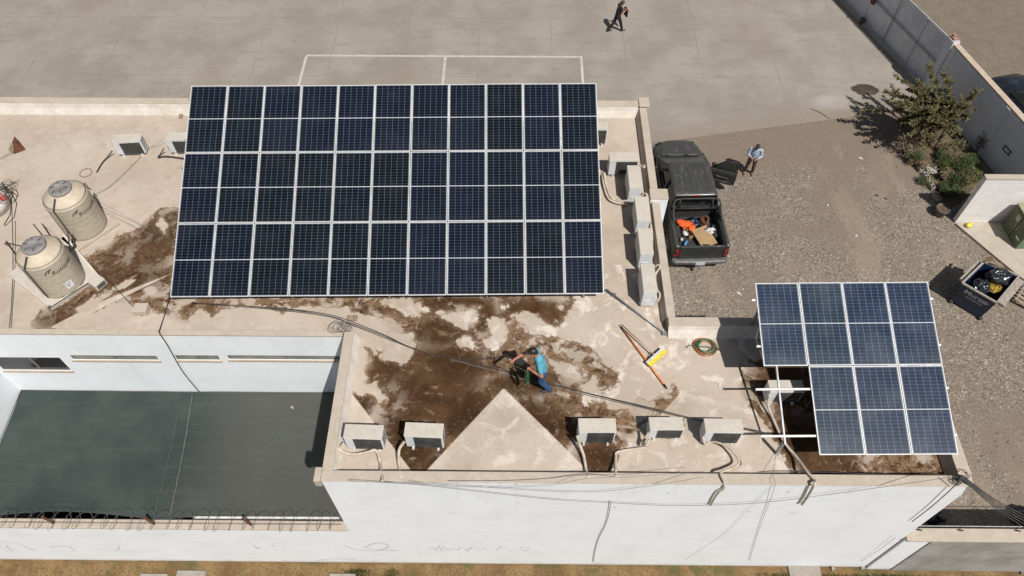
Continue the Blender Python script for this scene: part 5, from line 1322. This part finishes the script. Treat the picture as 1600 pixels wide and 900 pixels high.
# ================================================================== DUMPSTER, PALLET, BAGS
zt = 1.15
r0, r1, r2, r3 = P(1503, 443, zt), P(1557, 474, zt), P(1592, 432, zt), P(1537, 410, zt)
b0, b1 = P(1507, 464, .0), P(1535, 492, .0)
dv = thing('dumpster', 'open navy blue dumpster with grey lettering, full of black bags', 'dumpster', (r0 + r2) / 2 - Vector((0,0,zt)))
b0.z = b1.z = .12; cR = (r0 + r1 + r2 + r3) / 4
b0 = r0.lerp(cR, .12); b1 = r1.lerp(cR, .12); b2 = r2.lerp(cR, .25); b3 = r3.lerp(cR, .25)
for b_ in (b0, b1, b2, b3): b_.z = .1
rim = [r0, r1, r2, r3]; bot = [b0, b1, b2, b3]
inn = [p.lerp(cR, .07) for p in rim]; ib = [p.lerp(Vector((cR.x, cR.y, .1)), .07) + Vector((0,0,.06)) for p in bot]
m = MB(); m.add(bot + rim + inn + ib, [(0,1,2,3)[::-1]] + [(i, (i+1) % 4, 4+(i+1) % 4, 4+i) for i in range(4)] + [(4+i, 4+(i+1) % 4, 8+(i+1) % 4, 8+i) for i in range(4)] + [(8+i, 8+(i+1) % 4, 12+(i+1) % 4, 12+i) for i in range(4)] + [(12,13,14,15)])
m.build('body', 'bin', dv, True)
m = MB()
for i in range(4):
    m.bar(rim[i] + Vector((0,0,.03)), rim[(i+1) % 4] + Vector((0,0,.03)), .07, .05)
m.build('rim', 'binrim', dv, True)
m = MB(); m.bar(r1.lerp(r2, .1) + Vector((.1,-.1,-.12)), r2 + Vector((.1,-.1,-.12)), .2, .12); m.bar(r0.lerp(r3, .15) + Vector((-.08,.08,-.1)), r3 + Vector((-.08,.08,-.1)), .12, .1); m.build('lift_pocket', 'binrim', dv, True)
for p in bot:
    MB().tube([p + Vector((-.05,0,-.03)), p + Vector((.05,0,-.03))], .07, 12).build('castor', 'tyre', dv, True)
fx_ = (r1 - r0).normalized(); fz_ = ((r0 + r1) / 2 - (b0 + b1) / 2).normalized(); fn_ = fx_.cross(fz_).normalized()
fz2 = fn_.cross(fx_)
def dtext(txt, size, u, v, bold=.0, mat='print'):
    me = text_mesh(txt, size, .001, bold); me.materials.append(M[mat])
    base = r0.lerp(r1, u) - fz2 * v + fn_ * .012
    mt = Matrix((fx_, fz2, fn_)).transposed().to_4x4(); mt.translation = base - dv.location
    me.transform(mt); o = bpy.data.objects.new('lettering', me); col.objects.link(o); o.parent = dv
dtext('Murza', .30, .48, .24, .008); dtext('RECOLECCION', .085, .52, .46)
m = MB(); fc = r0.lerp(r1, .80) - fz2*.24 + fn_*.014
for k in range(5):
    t = k*2*math.pi/5; d_ = fx_*math.cos(t) + fz2*math.sin(t); m.bar(fc + d_*.02, fc + d_*.09, .05, .004, fn_)
m.build('mark', 'print', dv, True)
def bagthing(lab, c, r, sc, seed, rough=.22):
    o = MB(); o.ball(c, r, sc, 26, 18, rough, seed)
    top = c + Vector((-.1, .1, r*sc[2]*.95)); o.tube([top - Vector((0,0,.05)), top + Vector((0,0,.05)), top + Vector((-.04,.03,.1))], [.06,.025,.05], 8)
    b = o.build('garbage_bag', 'bag', None, True)
    tx = bpy.data.textures.new('folds', 'CLOUDS'); tx.noise_scale = .12
    dm = b.modifiers.new('folds', 'DISPLACE'); dm.texture = tx; dm.strength = .06
    sb = b.modifiers.new('sub', 'SUBSURF'); sb.levels = 1; sb.render_levels = 1
    b.modifiers.move(1, 0)
    return tag(b, lab, 'garbage bag', 'black garbage bags in the dumpster')
bagthing('larger shiny black garbage bag at the back of the dumpster', P(1560, 432, 1.2), .36, (1.15,.85,.7), 3)
bagthing('smaller shiny black garbage bag at the front of the dumpster', P(1532, 448, 1.15), .3, (.95,1.0,.75), 8)
m = MB(); rr = random.Random(5); c = P(1555, 448, 1.0)
for k in range(90):
    p = c + Vector((rr.uniform(-.2,.2), rr.uniform(-.2,.2), rr.uniform(-.04,.06))); d_ = Vector((rr.uniform(-1,1), rr.uniform(-1,1), rr.uniform(-.4,.6))).normalized()*.05; m.bar(p - d_, p + d_, .02, .01)
m.ball(c - Vector((0,0,.12)), .2, (1,1,.5), 10, 6)
tag(m.build('yellow_trash', 'straw', None, True), 'heap of yellow wood scraps between the bags in the dumpster', 'scraps')
for k, (px, py, rz, lab) in enumerate(((1546, 405, R(60), 'upright folded cardboard flap at the back corner of the dumpster'), (1560, 411, R(-20), 'flatter cardboard piece at the back edge of the dumpster'))):
    q = P(px, py, 1.35); o = MB().box((-.16,-.01,-.12), (.16,.01,.12)).build('cardboard_flap', 'card'); o.location = q; o.rotation_euler = (R(50 + 10*k), R(15), rz)
    MB_ = tag(o, lab, 'cardboard', 'cardboard flaps on the dumpster')
pl0 = P(1590, 452, .25)
pt = thing('wooden_pallet', 'weathered wooden pallet leaning beside the dumpster', 'pallet', pl0, R(-38)); pt.rotation_euler = (R(12), R(8), R(-38))
m = MB()
for k in range(6): MB().box((.05, -.5 + k*.17, .1), (1.25, -.39 + k*.17, .12)).build('board', 'wood', pt, False, .004)
for x in (.08, .6, 1.15): MB().box((x, -.5, .0), (x+.08, .46, .098)).build('runner', 'wood', pt, False, .004)

# ================================================================== PLANTING BED
bedpts = [P(x, y) for x, y in ((1436,262),(1425,225),(1400,190),(1440,150),(1490,190),(1533,262),(1540,275),(1500,318),(1470,335))]
sheet('planting_bed', [(p.x, p.y) for p in bedpts], .012, 'bed_soil')
def leafcloud(m, c, rx, ry, rz, n, ls, rr, upb=.3):
    for _ in range(n):
        while True:
            d = Vector((rr.uniform(-1,1), rr.uniform(-1,1), rr.uniform(-1,1)))
            if .3 < d.length < 1: break
        p = c + Vector((d.x*rx, d.y*ry, d.z*rz)); p.z = max(p.z, .02)
        leaf(m, p, Vector((rr.uniform(-1,1), rr.uniform(-1,1), rr.uniform(-.3,.8))), ls*rr.uniform(.6,1.3), rr)
def leaf(m, p, d, L, rr, wf=.38):
    d = d.normalized(); s = d.cross(Vector((rr.uniform(-.5,.5), rr.uniform(-.5,.5), 1))); s = s.normalized() if s.length > 1e-4 else Vector((1,0,0))
    n = s.cross(d) * L * .12
    m.add([p, p + d*L*.45 + s*L*wf*.5 - n, p + d*L, p + d*L*.45 - s*L*wf*.5 - n], [(0,1,2),(0,2,3)])
def tree():
    rr = random.Random(12); base = P(1462, 226, 0)
    t = thing('tree', 'small olive-green tree with long feathery branches before the grey gate wall', 'tree', base)
    tr = MB(); lf = MB()
    top = base + Vector((-.05, .1, 1.1)); tr.tube(spline([base, base + Vector((.05,0,.5)), top], 4), [.09]*4 + [.08]*4 + [.06], 8)
    targets = [(1343,174,1.0),(1382,143,1.6),(1410,127,2.1),(1433,125,2.3),(1455,112,2.6),(1475,118,2.5),(1520,150,2.2),(1508,166,1.9),(1508,186,1.6),(1490,205,1.3),(1400,190,1.4),(1436,176,2.4),(1422,210,1.2),(1478,140,2.6),(1488,160,2.3),(1415,185,1.7),(1455,185,2.2),(1476,200,1.7),(1440,150,2.6),(1450,170,2.7),(1410,165,1.9),(1398,160,1.6),(1470,155,2.4),(1482,180,1.9),(1430,190,1.9),(1400,150,1.7),(1465,140,2.6),(1495,165,2.0),(1440,225,1.0),(1460,205,1.5),(1418,140,1.9),(1432,140,2.3),(1470,190,1.9),(1445,200,1.5),(1405,200,1.1),(1425,170,2.2)]
    for x, y, z in targets:
        e = P(x, y, z); mid = top.lerp(e, .5) + Vector((rr.uniform(-.1,.1), rr.uniform(-.1,.1), .25))
        L = spline([top.lerp(base, rr.uniform(0,.3)), mid, e], 7); tr.tube(L, [.035*(1 - k/(len(L))) + .006 for k in range(len(L))], 5)
        nn = len(L)
        for k in range(3, nn):
            for rep in range(19):
                f = rr.random(); p = L[k-1].lerp(L[k], f) if k else L[k]
                d = (L[k] - L[k-1]).normalized(); side = Vector((rr.uniform(-1,1), rr.uniform(-1,1), rr.uniform(-.7,1))).normalized()
                leaf(lf, p, d*.75 + side, rr.uniform(.10,.19), rr, .36)
        # side twigs
        for _ in range(5):
            k = rr.randrange(4, nn); s0 = L[k]; d = ((L[k]-L[k-1]).normalized() + Vector((rr.uniform(-1,1), rr.uniform(-1,1), rr.uniform(-.3,.6)))).normalized()
            ll = rr.uniform(.25,.5); tr.tube([s0, s0 + d*ll], [.008,.004], 4)
            for r_ in range(26): leaf(lf, s0 + d*ll*rr.uniform(.2,1), d*.8 + Vector((rr.uniform(-1,1), rr.uniform(-1,1), rr.uniform(-.6,.8))), rr.uniform(.09,.17), rr, .36)
    tr.build('trunk', 'bark', t, True); lf.build('crown', 'leaf', t, True)
tree()
def shrub(lab, px, py, r, h, mat, n, seed, ls=.09, name='shrub', cat='shrub'):
    rr = random.Random(seed); c = P(px, py, 0)
    t = thing(name, lab, cat, c, group='low plants in the corner bed')
    st = MB(); lf = MB()
    for _ in range(7):
        e = c + Vector((rr.uniform(-r,r)*.8, rr.uniform(-r,r)*.8, h*rr.uniform(.6,1))); st.tube([c + Vector((rr.uniform(-.04,.04), rr.uniform(-.04,.04), 0)), c.lerp(e,.5)+Vector((0,0,.06)), e], [.012,.009,.004], 4)
        leafcloud(lf, e, r*.5, r*.5, h*.4, n // 3, ls, rr)
    st.build('stem', 'bark', t, True); lf.build('foliage', mat, t, True)
shrub('dry brownish straggly shrub under the left side of the tree', 1412, 240, .5, .6, 'leaf3', 240, 1, .08)
shrub('small dark green bush at the left corner of the bed', 1421, 252, .3, .5, 'leaf2', 240, 2)
shrub('pinkish brown shrub right below the tree crown', 1452, 228, .45, .5, 'leaf3', 220, 3, .08)
shrub('bright green low bush in the middle of the bed', 1478, 262, .4, .35, 'leaf2', 330, 4)
shrub('broad green bush beside the white wall end', 1505, 272, .45, .5, 'leaf2', 400, 5)
shrub('round green bush nearest the white wall shadow', 1490, 290, .42, .4, 'leaf2', 360, 6)
shrub('olive bush with a grey tint on the right of the bed', 1508, 290, .35, .5, 'leaf', 280, 7)
shrub('pale flowering plant beside the block edging', 1453, 271, .2, .25, 'flower', 70, 8, .07, 'flowering_plant', 'plant')
shrub('slender plant with pale leaves against the block wall foot', 1524, 238, .3, .8, 'leaf', 150, 9)
shrub('straggly grey plant half way along the block wall', 1492, 238, .3, .6, 'leaf', 130, 10)
shrub('small green tuft at the lower left edge of the bed', 1440, 288, .25, .2, 'leaf2', 150, 11, .07)

for k, (px, py, r_, mt) in enumerate(((1430,262,.3,'leaf3'),(1466,245,.35,'leaf2'),(1480,245,.3,'leaf3'),(1497,256,.35,'leaf'),(1515,255,.3,'leaf2'),(1474,280,.3,'leaf3'),(1488,305,.3,'leaf2'),(1468,300,.25,'leaf2'),(1520,282,.3,'leaf2'),(1432,215,.4,'leaf3'))):
    shrub(['dry scrubby plant at the left bed corner','green leafy plant just below the tree trunk','dry twiggy plant right of the trunk foot','olive plant in the upper middle of the bed','green plant near the block wall foot','dry plant beside the third edging block','green plant by the white wall shadow','green plant above the edging blocks','green plant in front of the block wall corner','dry brown undergrowth left beneath the tree'][k], px, py, r_, .35, mt, 260, 40 + k, .08)
rr = random.Random(31)
for k, (px, py, lab) in enumerate(((1437,262,'first concrete block of the bed edging, at the planted corner'),(1447,276,'second concrete block of the bed edging, beside the pale flowers'),(1455,290,'third concrete block of the bed edging, standing in the sun'),(1463,308,'last concrete block of the bed edging, above the grey pot'))):
    q = P(px, py, .1); o = thing('edging_block', lab, 'block', (q.x, q.y, 0), math.atan2(P(1463,308).y - P(1437,262).y, P(1463,308).x - P(1437,262).x) + R(3*k-4), 'concrete blocks edging the bed')
    m = MB(); m.box((-.2,-.075,0),(.2,-.045,.19)); m.box((-.2,.045,0),(.2,.075,.19)); [m.box((x-.015,-.045,0),(x+.015,.045,.19)) for x in (-.185,0,.185)]; m.build('block', 'concgrey', o)
q = P(1467, 336, 0); o = thing('plant_pot', 'worn grey round pot in the shadow of the white wall', 'pot', q)
MB().lathe([(.17,0),(.24,.33),(.26,.35),(.26,.4),(.235,.4),(.21,.33),(.0,.32)], n=28, cap=False).build('pot', 'pot', o); MB().lathe([(.0,.33),(.21,.345)], n=20, cap=False).build('soil', 'bed_soil', o)

# ================================================================== LITTER, STONES AND WEEDS
rr = random.Random(77); m = MB()
for _ in range(2600):
    x, y = rr.uniform(4.3, 20), rr.uniform(6.8, 23.5)
    if x < 10.2 and y < 10.7: continue
    s_ = rr.uniform(.012, .035); c = Vector((x, y, s_*.3))
    m.ball(c, s_, (1, rr.uniform(.6,1), .6), 5, 3, .0, 0)
stuff(m.build('loose_stones', 'gravel'), 'scattered loose stones over the gravel yard')
m = MB()
for _ in range(5200):
    x = rr.uniform(-16, 16); y = 6.03 - abs(rr.gauss(0, .5)) - .02
    g_ = mnoise.noise(Vector((x*.7, y*2, 3)))
    if g_ < -.05 or y < 4.5: continue
    h_ = rr.uniform(.03, .10); d_ = Vector((rr.uniform(-.6,.6), rr.uniform(-.6,.6), 1)).normalized()*h_; b_ = Vector((x, y, -.012)); m.add([b_ - Vector((.006,0,0)), b_ + Vector((.006,0,0)), b_ + d_], [(0,1,2)])
stuff(m.build('verge_grass', 'grassblade'), 'dry grass growing in the verge')
m = MB()
for cx, n_, sp in ((P(560,886).x, 500, .22), (P(612,884).x, 160, .12), (P(1330,890).x, 700, .9), (P(1215,884).x, 250, .4), (P(1385,890).x, 300, .5)):
    for _ in range(n_):
        x = rr.gauss(cx, sp); y = 5.98 - abs(rr.gauss(0, .16)); h_ = rr.uniform(.04,.12); d_ = Vector((rr.uniform(-.7,.7), rr.uniform(-.7,.7), 1)).normalized()*h_; b_ = Vector((x, y, -.012)); m.add([b_ - Vector((.01,0,0)), b_ + Vector((.01,0,0)), b_ + d_], [(0,1,2)])
stuff(m.build('green_weeds', 'leaf2'), 'green weeds at the foot of the facade')
def bit(name, lab, px, py, sx, sy, mat, rz=0, z=0, h=.01):
    q = P(px, py, z); o = MB().add([(-sx,-sy,h*.5),(sx,-sy*.8,h),(sx*.9,sy,h*.7),(-sx*.8,sy*.9,h*1.6)] + [(-sx,-sy,0),(sx,-sy*.8,0),(sx*.9,sy,0),(-sx*.8,sy*.9,0)], [(0,1,2,3),(7,6,5,4),(0,4,5,1),(1,5,6,2),(2,6,7,3),(3,7,4,0)]).build(name, mat)
    o.location = q; o.rotation_euler = (0,0,rz); return tag(o, lab, 'litter', 'litter on the ground')
bit('paper_scrap', 'long white scrap on the gravel left of the small array', 1155, 459, .10, .025, 'whitebag', R(-45), 0, .02)
bit('paper_scrap', 'small white scrap just above the long white one', 1161, 452, .03, .02, 'whitebag', R(20), 0, .02)
bit('paper_scrap', 'tiny white scrap on open gravel right of the truck', 1293, 321, .03, .03, 'whitebag', 0, 0, .03)
bit('paper_scrap', 'beige scrap on bare earth left of the tree', 1345, 248, .09, .05, 'sill', R(-30), 0, .03)
bit('paper_scrap', 'pair of white scraps in the middle of the gravel', 1338, 369, .04, .03, 'whitebag', R(-30), 0, .03)
bit('paper_scrap', 'white scrap lying on the front roof near the rack foot', 1125, 602, .03, .04, 'whitebag', R(10), 6.0, .02)
bit('paper_scrap', 'white scrap on the shade net', 457, 637, .04, .04, 'whitebag', R(10), 2.9, .02)
bit('dark_clod', 'dark clod on the earth left of the planting bed', 1370, 306, .05, .04, 'bark', 0, 0, .05)
bit('dark_clod', 'second dark clod lower right of the first', 1384, 311, .04, .04, 'bark', 0, 0, .05)
bit('dry_branch', 'dry orange leaf heap at the edge of the concrete', 1314, 188, .14, .10, 'leaf3', R(20), 0, .06)
bit('drink_can', 'crushed purple and white can in the verge', 1525, 883, .06, .04, 'redcloth', R(50), 0, .05)
bit('drink_can', 'crushed silver can in the verge right of the purple one', 1549, 888, .05, .06, 'chrome', R(20), 0, .05)
bit('plastic_bottle', 'dented bottle in the verge at the right end', 1596, 893, .04, .10, 'chrome', R(-15), 0, .06)
bit('flat_stone', 'pale flat stone in the green verge under the facade', 1349, 886, .10, .07, 'concgrey', R(10), 0, .06)
bit('flat_stone', 'small pale stone left of the flat one in the verge', 1301, 889, .06, .05, 'concgrey', R(30), 0, .06)
wire('dry_stick', 'thin dark twig lying on the concrete near the gravel edge', 'stick', pz((1265,170,.01),(1280,175,.03),(1297,186,.01)), .012, 'bark')
# dark clutter in the shade behind the grey wall
for lab, px, py, r_ in (('black crumpled bag in the shade behind the grey wall, near the facade', 1455, 812, .3), ('black crumpled bag in the shade behind the grey wall, at the right edge', 1597, 812, .3)):
    q = P(px, py - 8, .15); tag(MB().ball(q, r_, (1,.9,.6), 16, 10, .4, px).build('garbage_bag', 'bag', None, True), lab, 'garbage bag', 'black bags behind the grey wall')
bit('paper_scrap', 'grey paper in the shade behind the grey wall', 1589, 812, .10, .14, 'whitebag', R(20), 0, .03)
